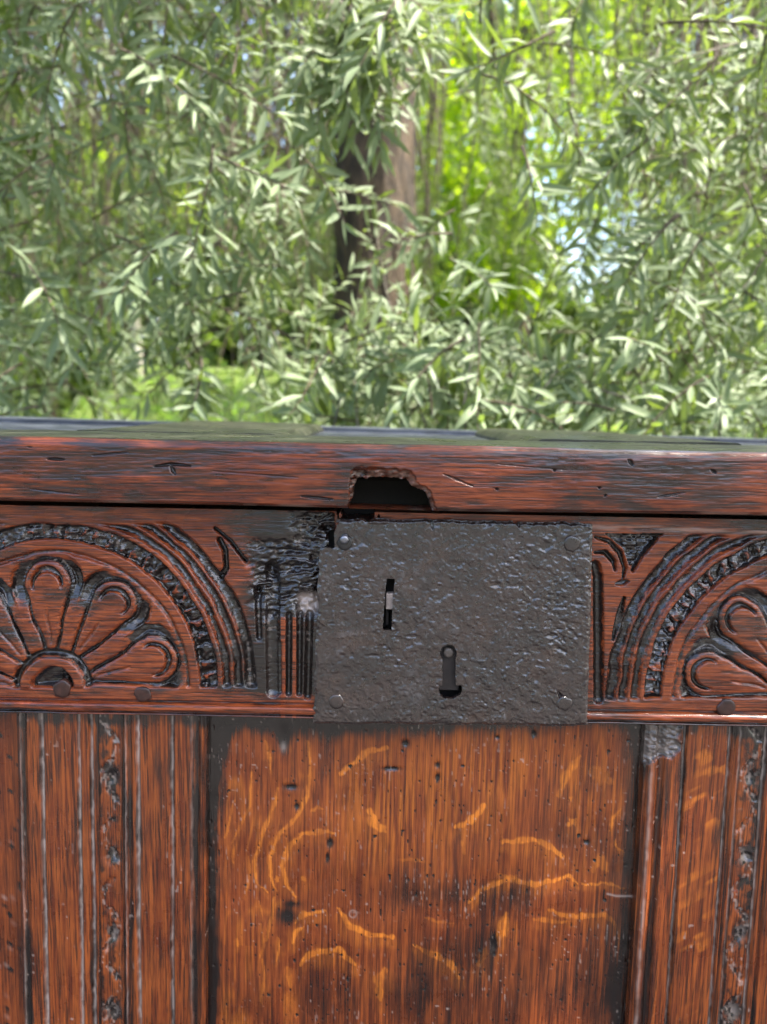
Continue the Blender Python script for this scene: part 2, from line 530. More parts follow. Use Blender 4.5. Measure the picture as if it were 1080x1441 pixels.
dust_glint = 0.30 * sm(0.35, 0.8, vn(U / 3, Vv / 3, 91)) * sm(-1.0, -2.5, H) * sm(0.1, 0.5, fbm(U / 40, Vv / 40, 17))
dust_glint = np.maximum(dust_glint, 0.7 * np.exp(-(((U - 434 + 4 * n_str) / 14) ** 4 + ((Vv - 850) / 13) ** 4)))
dust_glint = np.maximum(dust_glint, 0.35 * np.exp(-((Vv - (726 + 0.0195 * U)) / 4.0) ** 2) * (U > 800) * sm(-0.2, 0.3, n_str))
keep = np.ones((P.shape[0] - 1, P.shape[1] - 1), bool)
uc, vc = U[:-1, :-1], Vv[:-1, :-1]
brk = 5 * vn(uc / 6, vc / 6, 71)
keep &= ~((uc > 462) & (uc < 812) & (vc > 748) & (vc < 1000))                  # chopped out behind the lock plate
keep &= ~((uc > 478 + brk) & (uc < 532 + brk) & (vc < 731 + brk * .4))        # top edge broken out under the hasp notch
me = grid_mesh('top_rail', P, dict(wear_tone=np.clip(wear_tone, 0, 1), fleck=np.zeros(U.shape), dust_glint=dust_glint), keep=keep, wall=(0, 0.028, 0))
top_rail = part('top_rail', me, M_rail, coffer)

def disc(name, u, v, Y, rad, hgt, m, parent, seed=0, sides=20, dent=0.25, flat=0.6):
    """a slightly domed, uneven nail or peg head standing on the plane at depth Y"""
    c = pixel_to_plane(np.array(u), np.array(v), np.array(Y))
    rr = random.Random(seed)
    V, F = [], []
    prof = [(1.0, -0.003), (1.0, hgt * 0.45), (0.86, hgt * 0.85), (flat, hgt), (0.3, hgt * 1.02)]
    wob = [1 + dent * (rr.random() - .5) * 0.5 for _ in range(sides)]
    for k, (q, hh) in enumerate(prof):
        for i in range(sides):
            a = 2 * math.pi * i / sides
            w = lerp(1, wob[i], 1.0)
            V.append((c[0] + rad * q * w * math.cos(a), c[1] - hh * (1 + dent * 0.5 * (rr.random() - .5)), c[2] + rad * q * w * math.sin(a)))
    for k in range(len(prof) - 1):
        for i in range(sides):
            j = (i + 1) % sides
            F.append((k * sides + i, k * sides + j, (k + 1) * sides + j, (k + 1) * sides + i))
    V.append((c[0], c[1] - hgt, c[2]))
    t = len(V) - 1
    b = (len(prof) - 1) * sides
    for i in range(sides):
        F.append((b + i, b + (i + 1) % sides, t))
    me = bpy.data.meshes.new(name)
    me.from_pydata(V, [], F)
    me.polygons.foreach_set('use_smooth', [True] * len(F))
    me.update()
    return part(name, me, m, parent)

for i, (pu, pv, pr) in enumerate(((88, 969, 13.5), (202, 977, 12.5), (1022, 996, 13))):
    disc('peg', pu, pv, Yrail - 0.0002, pr * 0.000415, 0.0011, M_peg, top_rail, i + 3, 16, 0.5)

# ------------------------------------------------------------------ lid
print('lid')
Ylid = -0.020
lid_pts = pixel_to_plane(np.array([540.0]), np.array([626.0]), np.array([Ylid]))
uu = cols(UL - 25, UR + 25)
# rows: inner edge of the lid's front rail -> over the nose -> down the face -> under
ZT = pixel_to_plane(uu, v_lidtop(uu), np.full(uu.shape, Ylid))
ZB = pixel_to_plane(uu, v_lidbot(uu), np.full(uu.shape, Ylid))
rn = 0.0055
rows = []
rowt = []
for y in np.linspace(0.085, Ylid + rn, 24):
    rows.append(('t', y, 0)); rowt.append(-1 - (y - Ylid) * 10)
for a in np.linspace(0, math.pi / 2, 14)[1:]:
    rows.append(('n', a, 0)); rowt.append(a)
nf = 92
for s in np.linspace(0, 1, nf)[1:]:
    rows.append(('f', s, 0)); rowt.append(2 + s)
for y in np.linspace(0, 0.02, 6)[1:]:
    rows.append(('b', y, 0)); rowt.append(4)
R_ = len(rows)
P = np.zeros((R_, len(uu), 3)); VVv = np.zeros((R_, len(uu))); FACE = np.zeros((R_, len(uu))); TOP = np.zeros((R_, len(uu)))
Nrm = np.zeros((R_, len(uu), 3))
for i, (k, q, _) in enumerate(rows):
    X = ZT[:, 0]
    if k == 't':
        P[i] = np.stack([X, np.full_like(X, q), ZT[:, 2] - 0.0], -1); Nrm[i] = (0, 0, 1); VVv[i] = 600 - q * 400; TOP[i] = 1
    elif k == 'n':
        P[i] = np.stack([X, Ylid + rn - rn * math.sin(q) + 0 * X, ZT[:, 2] - rn + rn * math.cos(q)], -1)
        Nrm[i] = (0, -math.sin(q), math.cos(q)); VVv[i] = v_lidtop(uu) + 20 * q / (math.pi / 2); TOP[i] = 1 - sm(0.1, 0.7, np.array(q))
    elif k == 'f':
        zt = ZT[:, 2] - rn
        bulge = 0.0009 * math.sin(math.pi * q)
        rnd = 0.004 * max(0, (q - 0.93) / 0.07) ** 2
        P[i] = np.stack([X, Ylid - bulge + rnd + 0 * X, zt + (ZB[:, 2] - zt) * q], -1)
        Nrm[i] = (0, -1, 0); VVv[i] = v_lidtop(uu) + 22 + (v_lidbot(uu) - v_lidtop(uu) - 22) * q; FACE[i] = 1
    else:
        P[i] = np.stack([X, Ylid + 0.004 + q + 0 * X, ZB[:, 2]], -1); Nrm[i] = (0, 0, -1); VVv[i] = v_lidbot(uu) + q * 500
Ug = np.repeat(uu[None], R_, 0)
n1 = fbm(Ug / 140, VVv / 30, 101)
n2 = fbm(Ug / 55, VVv / 5, 102)
n3 = vn(Ug / 9, VVv / 2.2 + 0.6 * n1, 103)
hl = 0.6 * n1 + 0.22 * n2 + 0.07 * n3
marks = np.zeros(Ug.shape)
for pts, w, dep in (([(66, 652), (90, 653)], 2.4, 1.6), ([(217, 662), (240, 659), (268, 661)], 2.6, 1.8), ([(240, 662), (246, 671)], 3.5, 2.0),
    ([(0, 625), (26, 625)], 2, 1.4), ([(36, 634), (44, 637)], 2.5, 1.2), ([(850, 648), (870, 648)], 4, 1.8), ([(885, 653), (892, 662)], 3, 1.6),
    ([(930, 702), (968, 696)], 1.6, 1.2), ([(1003, 668), (1010, 672)], 2.5, 1.6), ([(625, 672), (668, 688)], 1.6, 0.9), ([(655, 638), (700, 642)], 1.3, 0.8),
    ([(425, 700), (470, 704)], 2.2, 1.4), ([(700, 691), (703, 692)], 2, 1.6), ([(780, 668), (783, 668)], 2.2, 1.6), ([(845, 690), (848, 690)], 2, 1.8),
    ([(854, 700), (857, 700)], 2, 1.8), ([(130, 648), (180, 644)], 1.5, 0.9), ([(300, 668), (420, 676)], 1.2, 0.6), ([(40, 690), (110, 697)], 1.3, 0.7),
    ([(560, 700), (600, 694)], 1.2, 0.7), ([(700, 660), (800, 668)], 1.0, 0.6), ([(490, 640), (640, 646)], 1.0, 0.5)):
    marks = np.minimum(marks, groove(Ug, VVv, pts, w, dep))
hl = hl + marks * FACE
NOTCH = [(497, 688), (504, 677), (540, 677), (574, 679), (582, 688), (602, 695), (612, 716), (618, 734), (478, 734), (491, 712), (496, 700)]
dn, fn = seg_dist(Ug + 1.5 * vn(Ug / 6, VVv / 6, 115), VVv + 1.5 * vn(Ug / 6, VVv / 6, 116), [(495, 712), (500, 690), (505, 676), (540, 677), (574, 679), (582, 688), (602, 695), (613, 716)])
cw_ = np.interp(fn, [0, .15, .3, .45, .6, .75, 1], [3, 9, 14, 13, 13, 7, 4])
cham = np.clip(1 - dn / cw_, 0, 1) * FACE
hl = hl - 9.0 * cham * (0.8 + 0.3 * vn(Ug / 7, VVv / 5, 117))
P += Nrm * (hl * 0.001)[..., None]
blot = np.zeros(Ug.shape)
for bu, bv, su, sv, a in ((55, 652, 45, 12, .8), (150, 648, 28, 16, .9), (240, 664, 35, 10, .8), (110, 690, 25, 14, .6), (190, 700, 18, 8, .8), (350, 640, 60, 8, .5),
    (420, 640, 80, 7, .6), (905, 660, 26, 26, .85), (945, 668, 26, 22, .75), (1005, 690, 32, 34, .95), (880, 690, 20, 20, .5), (690, 650, 90, 10, .5), (760, 660, 70, 9, .5),
    (500, 690, 25, 26, .6), (610, 690, 14, 20, .4), (820, 640, 60, 8, .6), (20, 640, 40, 8, .5), (300, 640, 30, 10, .55)):
    blot = np.maximum(blot, a * np.exp(-((Ug - bu) / su) ** 2 - ((VVv - bv) / sv) ** 2))
wear_tone = 0.70 + 0.4 * n1 + 0.4 * n2 + 0.2 * fbm(Ug / 70, VVv / 20, 121) + 0.06 * n3 + 0.25 * fbm(Ug / 60, VVv / 3.0 + n1, 119) - 0.62 * blot - 0.25 * sm(-0.2, 0.5, fbm(Ug / 50, VVv / 14, 107))
wear_tone = np.maximum(wear_tone, 0.38 + 0.15 * n2)
wear_tone = np.where(cham > .05, np.clip(wear_tone, .35, .75), wear_tone)
wear_tone = np.where(TOP > 0.4, wear_tone * 0.5, wear_tone) * (1 + marks * 0.5)
dust_glint = 0.35 * np.exp(-((VVv - v_lidbot(Ug) + 2) / 2.0) ** 2) * sm(0.0, 0.5, fbm(Ug / 60, VVv / 60, 109)) * FACE
dust_glint = np.maximum(dust_glint, 0.30 * sm(.05, .4, cham) * sm(-.5, .5, n2 + .5 * vn(Ug / 5, VVv / 3, 125)))
keep = np.ones((R_ - 1, len(uu) - 1), bool)
jit = 1.6 * vn(Ug / 5, VVv / 5, 113)
ins = in_poly(Ug + jit, VVv + jit, NOTCH) & (FACE > 0)
keep &= ~(ins[:-1, :-1] & ins[1:, 1:])
bott = np.array([r[0] == 'b' for r in rows])
kb = (Ug > 494) & (Ug < 614) & bott[:, None]
keep &= ~(kb[:-1, :-1])
me = grid_mesh('lid', P, dict(wear_tone=np.clip(wear_tone, 0, 1), fleck=np.zeros(Ug.shape), dust_glint=dust_glint, top=TOP), keep=keep, wall=(0, 0.022, 0), close=False)
# second slot: weathered top, chosen per face by how far up the nose it lies
lid = part('lid', me, M_lid, coffer)
me.materials.append(M_lidtop)
ta = np.zeros(len(me.vertices), np.float32); me.attributes['top'].data.foreach_get('value', ta)
fv = np.zeros(len(me.loops), np.int32); me.loops.foreach_get('vertex_index', fv)
mi = (ta[fv].reshape(-1, 4).mean(1) > 0.80).astype(np.int32)
me.polygons.foreach_set('material_index', mi)
# near-black backing added for the shade inside notch and lid gap
X0_, X1_ = pixel_to_plane(np.array([UL, UR]), np.array([1003.0, 1003.0]), np.array([0.0, 0.0]))[:, 0]
c0, c1 = pixel_to_plane(np.array([485.0, 640.0]), np.array([650.0, 650.0]), np.array([0.02, 0.02]))
part('gap_shade_backing', box_mesh('gap_shade_backing', X0_ + .10, X1_ - .10, 0.030, 0.05, c0[2] - 0.055, float(ZT[:, 2].min()) - 0.020), M_void, lid)

# lid field: panels between raised muntins, back rail
def lid_z(x):                      # the top follows the front edge
    return np.interp(x, ZT[:, 0], ZT[:, 2])
Yback = 0.50
xl, xr = ZT[0, 0], ZT[-1, 0]
def lid_board(name, x0, x1, y0, y1, dz, m, seed, thick=0.018, edge=0.006, skew=0.0):
    nx, ny = 60, 40
    sx = np.linspace(0, 1, nx); sy = np.linspace(0, 1, ny)
    X = x0 + (x1 - x0) * sx[None] + skew * sy[:, None]
    Y = y0 + (y1 - y0) * sy[:, None] + 0 * X
    e = np.minimum(np.minimum(X - X[:, :1], X[:, -1:] - X), 1)
    rnd = -edge * np.clip(1 - e / (edge * 1.6), 0, 1) ** 2
    tw = -0.0075 * (X - 0.0) * sm(0.1, 0.5, Y)              # slight twist of the old lid
    Z = lid_z(X) + dz + rnd + tw + 0.0005 * fbm(X * 12, Y * 30, seed) + 0.0004 * fbm(X * 70, Y * 16, seed + 3)
    G = np.stack([X, Y, Z], -1)
    me = grid_mesh(name, G[::-1], wall=(0, 0, -thick))
    return part(name, me, m, lid)
xa0, xa1 = pixel_to_plane(np.array([95.0, 402.0]), np.array([620.0, 620.0]), np.array([0.0866, 0.0866]))[:, 0]
xb0, xb1 = pixel_to_plane(np.array([748.0, 1055.0]), np.array([620.0, 620.0]), np.array([0.0866, 0.0866]))[:, 0]
lid_board('lid_muntin', xa0, xa1, 0.0866, Yback - 0.075, 0.0008, M_lidtop, 201)
lid_board('lid_muntin', xb0, xb1, 0.0866, Yback - 0.075, 0.0012, M_lidtop, 211)
for i, (q0, q1) in enumerate(((xl, xa0), (xa1, xb0), (xb1, xr))):
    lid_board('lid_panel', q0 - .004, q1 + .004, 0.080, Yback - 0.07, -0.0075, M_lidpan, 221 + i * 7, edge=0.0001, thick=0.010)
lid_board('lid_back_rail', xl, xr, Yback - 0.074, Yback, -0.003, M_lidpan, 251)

# ------------------------------------------------------------------ lock plate
print('plate')
Ypl = -0.0035
nu, nv = 400, 296
s = np.linspace(0, 1, nu)[None]; t = np.linspace(0, 1, nv)[:, None]
Lx = 452 - 11.5 * t + 1.6 * vn(t * 14, t * 0, 301) + 1.0 * vn(t * 45, t * 0, 302)
Rx = 834.5 - 6.5 * t + 0.6 * vn(t * 12, t * 0, 303)
Ty = 729 + 8 * s + 1.2 * vn(s * 18, s * 0, 304) + 1.2 * vn(s * 60, s * 0, 305)
By = 1018.5 + 4.5 * s + 0.7 * vn(s * 30, s * 0, 306) + 1.5 * vn(s * 8, s * 0, 307)
Ug = Lx + (Rx - Lx) * s
Vg = Ty + (By - Ty) * t
wq = 1.2 * fbm(Ug / 40, Vg / 40, 309)
hb = fbm(Ug / 12 + wq, Vg / 11 - wq, 311, 3, 0.6)
pit = 1 - np.abs(fbm((Ug + .35 * Vg) / 17 + 0.5 * hb, (Vg - .35 * Ug) / 12 + wq, 312, 3, 0.5)) * 2
pit = pit - 0.9 * sm(.25, .7, vn(Ug / 6 + hb, Vg / 4.5, 319)) * sm(-.3, .3, fbm(Ug / 60, Vg / 60, 320))
amp = 0.50 + 0.42 * sm(-0.45, 0.5, fbm(Ug / 80, Vg / 80, 315)) + 0.12 * sm(500, 800, Ug)
H = 0.95 * amp * (0.62 * hb + 0.5 * (pit - 0.4)) + 0.13 * vn(Ug / 3.4, Vg / 3, 313) + 0.5 * fbm(Ug / 90, Vg / 90, 314)
edge = np.minimum(np.minimum(Ug - Lx, Rx - Ug), np.minimum(Vg - Ty, By - Vg))
H = H - 1.0 * (1 - sm(0, 4.5, edge)) - 0.6 * (1 - sm(0, 14, edge)) * sm(0.0, 0.6, fbm(Ug / 30, Vg / 30, 318))
for pts, w, dep in (([(607, 731), (609, 744)], 3, 1.2), ([(786, 975), (798, 992)], 4, 1.6), ([(728, 733), (731, 741)], 3, 1.5), ([(520, 735), (545, 735)], 3, -.5)):
    H = H + groove(Ug, Vg, pts, w, dep)
P = pixel_to_plane(Ug, Vg, np.full(Ug.shape, Ypl))
P[..., 1] -= H * 0.001
cu, cv = Ug[:-1, :-1], Vg[:-1, :-1]
jt = 1.3 * vn(cu / 6, cv / 6, 321)
keep = np.ones(cu.shape, bool)
keep &= ~((cu + jt < 470) & (cv + jt < 770))                                         # missing corner
keep &= ~((cu + cv * 0.5 < 471 + 374 + jt) & (cv < 748))
keep &= ~(np.hypot(cu - 518, cv - 729) < 5)
keep &= ~(np.hypot(cu - 726, cv - 733) < 4)
keep &= ~((cu + cv > 834 + 735 + 4) & False)
sl = (cv - 814) / 72.0
keep &= ~((sl > 0) & (sl < 1) & (cu > 543.5 - 5.5 * sl + .3 * jt) & (cu < 555 - 4.5 * sl + .3 * jt))  # hasp slot
kh = (np.hypot((cu - 631), (cv - 918.5)) < 11.8 + .4 * jt) | ((cu > 622.5 + .3 * jt) & (cu < 641 + .3 * jt) & (cv > 920) & (cv < 975)) | \
     ((np.hypot((cu - 633) / 1.08, (cv - 968)) < 15.5 + jt) & (cv > 965 - np.abs(cu - 633) * .1))
keep &= ~kh
dust_glint = 0.5 * sm(0.55, 0.9, vn(Ug / 2.6, Vg / 2.6, 331)) * sm(0.2, 0.6, vn(Ug / 11, Vg / 11, 332))
dust_glint = np.maximum(dust_glint, 0.25 * sm(0.1, 0.6, fbm(Ug / 45, Vg / 45, 336)) * sm(0.0, 0.5, hb))
me = grid_mesh('lock_plate', P, dict(dust_glint=dust_glint), keep=keep, wall=(0, 0.0032, 0))
plate = part('lock_plate', me, M_iron, coffer)
tag(plate)
disc('nail', 805, 765, Ypl, 12 * 0.00041, 0.0010, M_iron, plate, 21, 18, 0.3)
disc('nail', 474, 987, Ypl, 11 * 0.00041, 0.0009, M_iron, plate, 22, 18, 0.3)
disc('nail', 794, 990, Ypl, 11 * 0.00041, 0.0008, M_iron, plate, 23, 18, 0.6)
b = disc('bolt', 485, 758, Ypl, 7.5 * 0.00041, 0.0036, M_bolt, plate, 24, 6, 0.1, flat=0.8)
disc('washer', 485.5, 764, Ypl + .0002, 11 * 0.00041, 0.0012, M_nail, plate, 25, 14, 0.3)

def trace_box(name, u0, u1, v0, v1, y0, y1, m, parent, bev=0.0006):
    a = pixel_to_plane(np.array([u0, u1]), np.array([v0, v1]), np.array([y0, y0]))
    return part(name, box_mesh(name, a[0, 0], a[1, 0], y0, y1, a[1, 2], a[0, 2], bev), m, parent)
trace_box('lock_shade_backing', 455, 822, 742, 1004, 0.012, 0.030, M_void, plate)  # near-black box added for the darkness behind slot and keyhole
trace_box('slide', 543.5, 557, 835, 858, -0.0022, 0.004, M_rust, plate)
trace_box('slide', 543, 547, 858, 880, 0.0030, 0.006, M_void, plate)
trace_box('key_backing', 618, 646, 900, 972, 0.0010, 0.006, M_rustd, plate)
disc('key_pin', 631, 917, 0.001, 8 * 0.00041, 0.0028, M_pin, plate, 26, 16, 0.2)

# ------------------------------------------------------------------ muntins, stiles, panels
print('muntins')
VB = 1900.0
def v_rows(step=1.5):
    a = list(np.arange(0, 455, step)); a += list(np.arange(455, VB - 1000 + 1, 8.0)); return np.array(a)

def slant(x_top, u):               # how far a stile edge leans in the image, per pixel down
    return 0.0245 - 9.4e-5 * (u)

def upright(name, uL, uR, marks, Y, seed, strip=None, chip=None, lights=(), step=1.5, twin=None):
    rows = v_rows(step)
    sx = np.arange(uL, uR + 0.5, step if (uL < 1095 and uR > -15) else 6.0)
    Ub = np.repeat(sx[None], len(rows), 0)
    Vg = v_bot(Ub) - 8 + rows[:, None]
    k = slant(0, Ub)
    wig = 1.2 * fbm(Vg / 120, Ub / 60, seed + 1)
    Ug = Ub + k * (rows[:, None])
    Ux = Ub + wig
    h = 0.25 * fbm(Ub / 14, Vg / 160, seed + 2) + 0.12 * vn(Ub / 3, Vg / 50, seed + 3)
    wear_tone = 0.90 + 0.5 * fbm(Ub / 16, Vg / 90, seed + 4) + 0.25 * fbm(Ub / 5, Vg / 60, seed + 5)
    dust_glint = np.zeros(Ub.shape)
    for (gu, gw, gd) in marks:
        d = Ux - gu
        gg = np.clip(1 - (d / gw) ** 2, 0, 1)
        h = h - gd * gg ** 0.8
        wear_tone = wear_tone - 0.6 * np.exp(-(d / (gw + 0.3)) ** 2)
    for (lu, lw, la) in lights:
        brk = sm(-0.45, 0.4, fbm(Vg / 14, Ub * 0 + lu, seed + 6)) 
        dust_glint = np.maximum(dust_glint, la * np.exp(-((Ux - lu - .8 * vn(Vg / 9, Ub * 0 + lu, seed + 7)) / (lw * .8)) ** 2) * (0.4 + 0.6 * brk))
    if strip is not None:
        s0, s1 = strip
        inside = sm(s0 - 2, s0 + 2, Ux) * (1 - sm(s1 - 2, s1 + 2, Ux))
        sc = (s0 + s1) / 2
        ph = (Vg - 1030) / 84.0
        wave = sc + (s1 - s0) * 0.36 * np.sin(ph * 2 * np.pi) 
        dd = np.abs(Ux - wave)
        fr = ph * 2 - np.floor(ph * 2)
        leafm = np.exp(-((dd - 2) / 3.2) ** 2)
        h = h - inside * (1.0 + 1.0 * leafm * sm(-.2, .5, np.sin(ph * 4 * np.pi + .7)))
        q = fbm(Ub / 6, Vg / 9, seed + 8)
        wear_tone = wear_tone - inside * (0.28 + 0.6 * q) - 0.35 * inside * leafm * sm(-.2, .5, np.sin(ph * 4 * np.pi + .7))
        spots = np.exp(-((((Vg - 1055) % 110) - 40) / 11) ** 2 - ((Ux - sc - 2) / 8) ** 2)
        h = h - 2.4 * spots
        wear_tone = wear_tone - spots
        dust_glint = np.maximum(dust_glint, 0.35 * inside * leafm * sm(0.1, 0.6, vn(Ub / 3, Vg / 4, seed + 9)))
        dust_glint = np.maximum(dust_glint, 0.35 * spots * sm(-.1, .4, vn(Ub / 4, Vg / 4, seed + 10)))
    if chip is not None:
        x0, x1, v1 = chip
        q = 8 * fbm(Ub / 10, Vg / 10, seed + 12)
        ch = sm(x0 - 6, x0 + 2, Ub) * (1 - sm(x1 - 6, x1, Ub + q)) * (1 - sm(v1 - 8, v1, Vg + q + 9 * vn(Ub / 17, Vg / 30, seed + 19) + .5 * (Ub - x0)))
        h = h - ch * (3.2 - 1.8 * np.abs(fbm(Ub / 9, Vg / 5, seed + 13)) * 2)
        wear_tone = wear_tone * (1 - ch); dust_glint = np.maximum(dust_glint, ch * (0.16 + 0.2 * sm(0, .5, vn(Ub / 5, Vg / 4, seed + 14))))
    specks = sm(0.80, 0.93, vn(Ub / 5, Vg / 6, seed + 15)) * sm(0.2, 0.6, vn(Ub / 30, Vg / 40, seed + 16))
    dust_glint = np.maximum(dust_glint, 0.35 * specks)
    e = np.minimum(Ub - uL, uR - Ub)
    h = h - 2.6 * (1 - sm(0, 9, e)) ** 1.5
    wear_tone = wear_tone - 0.35 * (1 - sm(0, 12, e))
    wear_tone = wear_tone - 0.45 * (1 - sm(8, 22, Vg - v_bot(Ub) + 2 + 6 * vn(Ub / 8, Vg * 0, seed + 18)))
    P = pixel_to_plane(Ug, Vg, np.full(Ub.shape, Y))
    P[..., 1] -= h * 0.001
    fl = np.zeros(Ub.shape)
    if twin:
        th = 0.5
        fq = vn((Ub * 0.5 + Vg * 0.9) / 7, (Ub * .9 - Vg * .45) / 26, seed + 20)
        fl = 0.45 * sm(0.25, 0.7, fq) * sm(twin[0], twin[0] + 8, Ux) * (1 - sm(twin[1] - 8, twin[1], Ux)) * sm(-.3, .4, fbm(Ub / 40, Vg / 60, seed + 21))
    me = grid_mesh(name, P, dict(wear_tone=np.clip(wear_tone, 0, 1), fleck=fl, dust_glint=dust_glint), wall=(0, 0.02, 0))
    return part(name, me, M_munt, coffer)

Ym = 0.006
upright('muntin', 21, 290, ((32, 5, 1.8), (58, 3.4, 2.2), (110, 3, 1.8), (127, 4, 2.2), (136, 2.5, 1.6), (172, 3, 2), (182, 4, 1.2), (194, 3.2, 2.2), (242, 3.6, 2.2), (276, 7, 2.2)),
        Ym, 400, strip=(138, 168), lights=((27, 2.0, .30), (58, 2.4, .95), (110, 2.0, .75), (128, 2.4, .8), (176, 1.6, .4), (194, 2.4, .9), (242, 2.2, .7), (270, 2, .2)))  # first pale line paints the highlight on the left rib
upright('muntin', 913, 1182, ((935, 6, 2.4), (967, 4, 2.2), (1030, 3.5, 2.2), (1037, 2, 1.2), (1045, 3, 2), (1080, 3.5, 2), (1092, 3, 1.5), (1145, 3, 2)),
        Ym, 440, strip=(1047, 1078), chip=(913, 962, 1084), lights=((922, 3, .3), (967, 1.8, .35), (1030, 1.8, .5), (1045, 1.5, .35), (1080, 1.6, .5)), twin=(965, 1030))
upright('stile', UL, -640, ((UL + 40, 5, 2), (-700, 5, 2)), Ym, 480)
upright('stile', 1800, UR, ((1850, 5, 2), (UR - 40, 5, 2)), Ym, 490)

print('panels')
FLECKS = [
    ([(480, 1090), (500, 1072), (520, 1057), (543, 1052)], 7, .75), ([(520, 1140), (525, 1157), (543, 1170)], 8, .95),
    ([(433, 1043), (437, 1087), (432, 1120), (420, 1147), (393, 1173), (380, 1207), (380, 1233), (390, 1253)], 3.6, .7),
    ([(427, 1173), (408, 1190), (398, 1220), (405, 1247), (417, 1263)], 4, .75), ([(423, 1172), (450, 1170), (473, 1172)], 4, .6),
    ([(390, 1110), (387, 1133), (370, 1173), (358, 1213), (360, 1240), (377, 1257)], 3.4, .7), ([(355, 1087), (352, 1133), (337, 1167), (327, 1187)], 3, .55),
    ([(387, 1263), (380, 1300), (377, 1323)], 3, .6), ([(417, 1297), (427, 1287), (457, 1283)], 5, .8), ([(413, 1327), (417, 1310), (427, 1303)], 4, .8),
    ([(477, 1280), (493, 1303), (520, 1315), (553, 1318)], 5.5, .85), ([(423, 1357), (437, 1343), (480, 1335), (484, 1345), (499, 1357)], 6, .85),
    ([(582, 1328), (600, 1340), (627, 1350), (640, 1369)], 5, .9), ([(543, 1365), (532, 1377), (536, 1407)], 8, .6), ([(438, 1140), (447, 1135), (455, 1138)], 3, .6),
    ([(370, 1350), (373, 1377), (368, 1410)], 3, .5), ([(405, 1362), (408, 1390)], 4, .45), ([(334, 1320), (335, 1333)], 3, .7), ([(391, 1320), (393, 1335), (390, 1352)], 3, .6),
    ([(375, 1043), (378, 1060), (381, 1082)], 3, .6), ([(425, 1235), (430, 1238)], 6, .6), ([(389, 1233), (391, 1240)], 5, .6),
    ([(641, 1163), (658, 1158), (670, 1148), (682, 1132)], 7, .95), ([(652, 1160), (654, 1200)], 6, .5), ([(707, 1184), (730, 1184), (752, 1181), (775, 1192), (792, 1205)], 6, .85),
    ([(660, 1270), (680, 1251), (714, 1236), (752, 1245), (775, 1240), (801, 1232), (814, 1244)], 4, .9), ([(820, 1245), (854, 1243), (880, 1251)], 3, .8),
    ([(713, 1288), (707, 1312), (695, 1332)], 9, .9), ([(685, 1336), (675, 1358)], 7, .85), ([(620, 1349), (637, 1358), (646, 1376)], 5.5, .95),
    ([(788, 1119), (796, 1095), (801, 1085), (816, 1064)], 8, .75), ([(803, 1160), (810, 1155)], 8, .8), ([(800, 1126), (806, 1122)], 5, .8),
    ([(773, 1281), (800, 1290), (850, 1287), (866, 1300), (874, 1328)], 4, .65), ([(873, 1138), (861, 1155), (859, 1170)], 3, .7), ([(865, 1184), (868, 1192), (878, 1200)], 3, .7),
    ([(752, 1295), (800, 1297)], 4, .5), ([(835, 1085), (860, 1100)], 14, .35), ([(835, 1225), (845, 1210), (855, 1225)], 8, .4), ([(700, 1230), (730, 1234)], 3, .5),
    ([(600, 1290), (612, 1295), (640, 1300)], 2.5, .3), ([(560, 1210), (600, 1212)], 2.5, .4), ([(330, 1190), (328, 1215)], 3, .4), ([(345, 1260), (352, 1230), (350, 1205)], 2.5, .45),
    ([(368, 1300), (372, 1330), (366, 1350)], 2.5, .5), ([(365, 1270), (370, 1290)], 2.5, .5), ([(317, 1180), (325, 1150), (330, 1125)], 3, .45)]

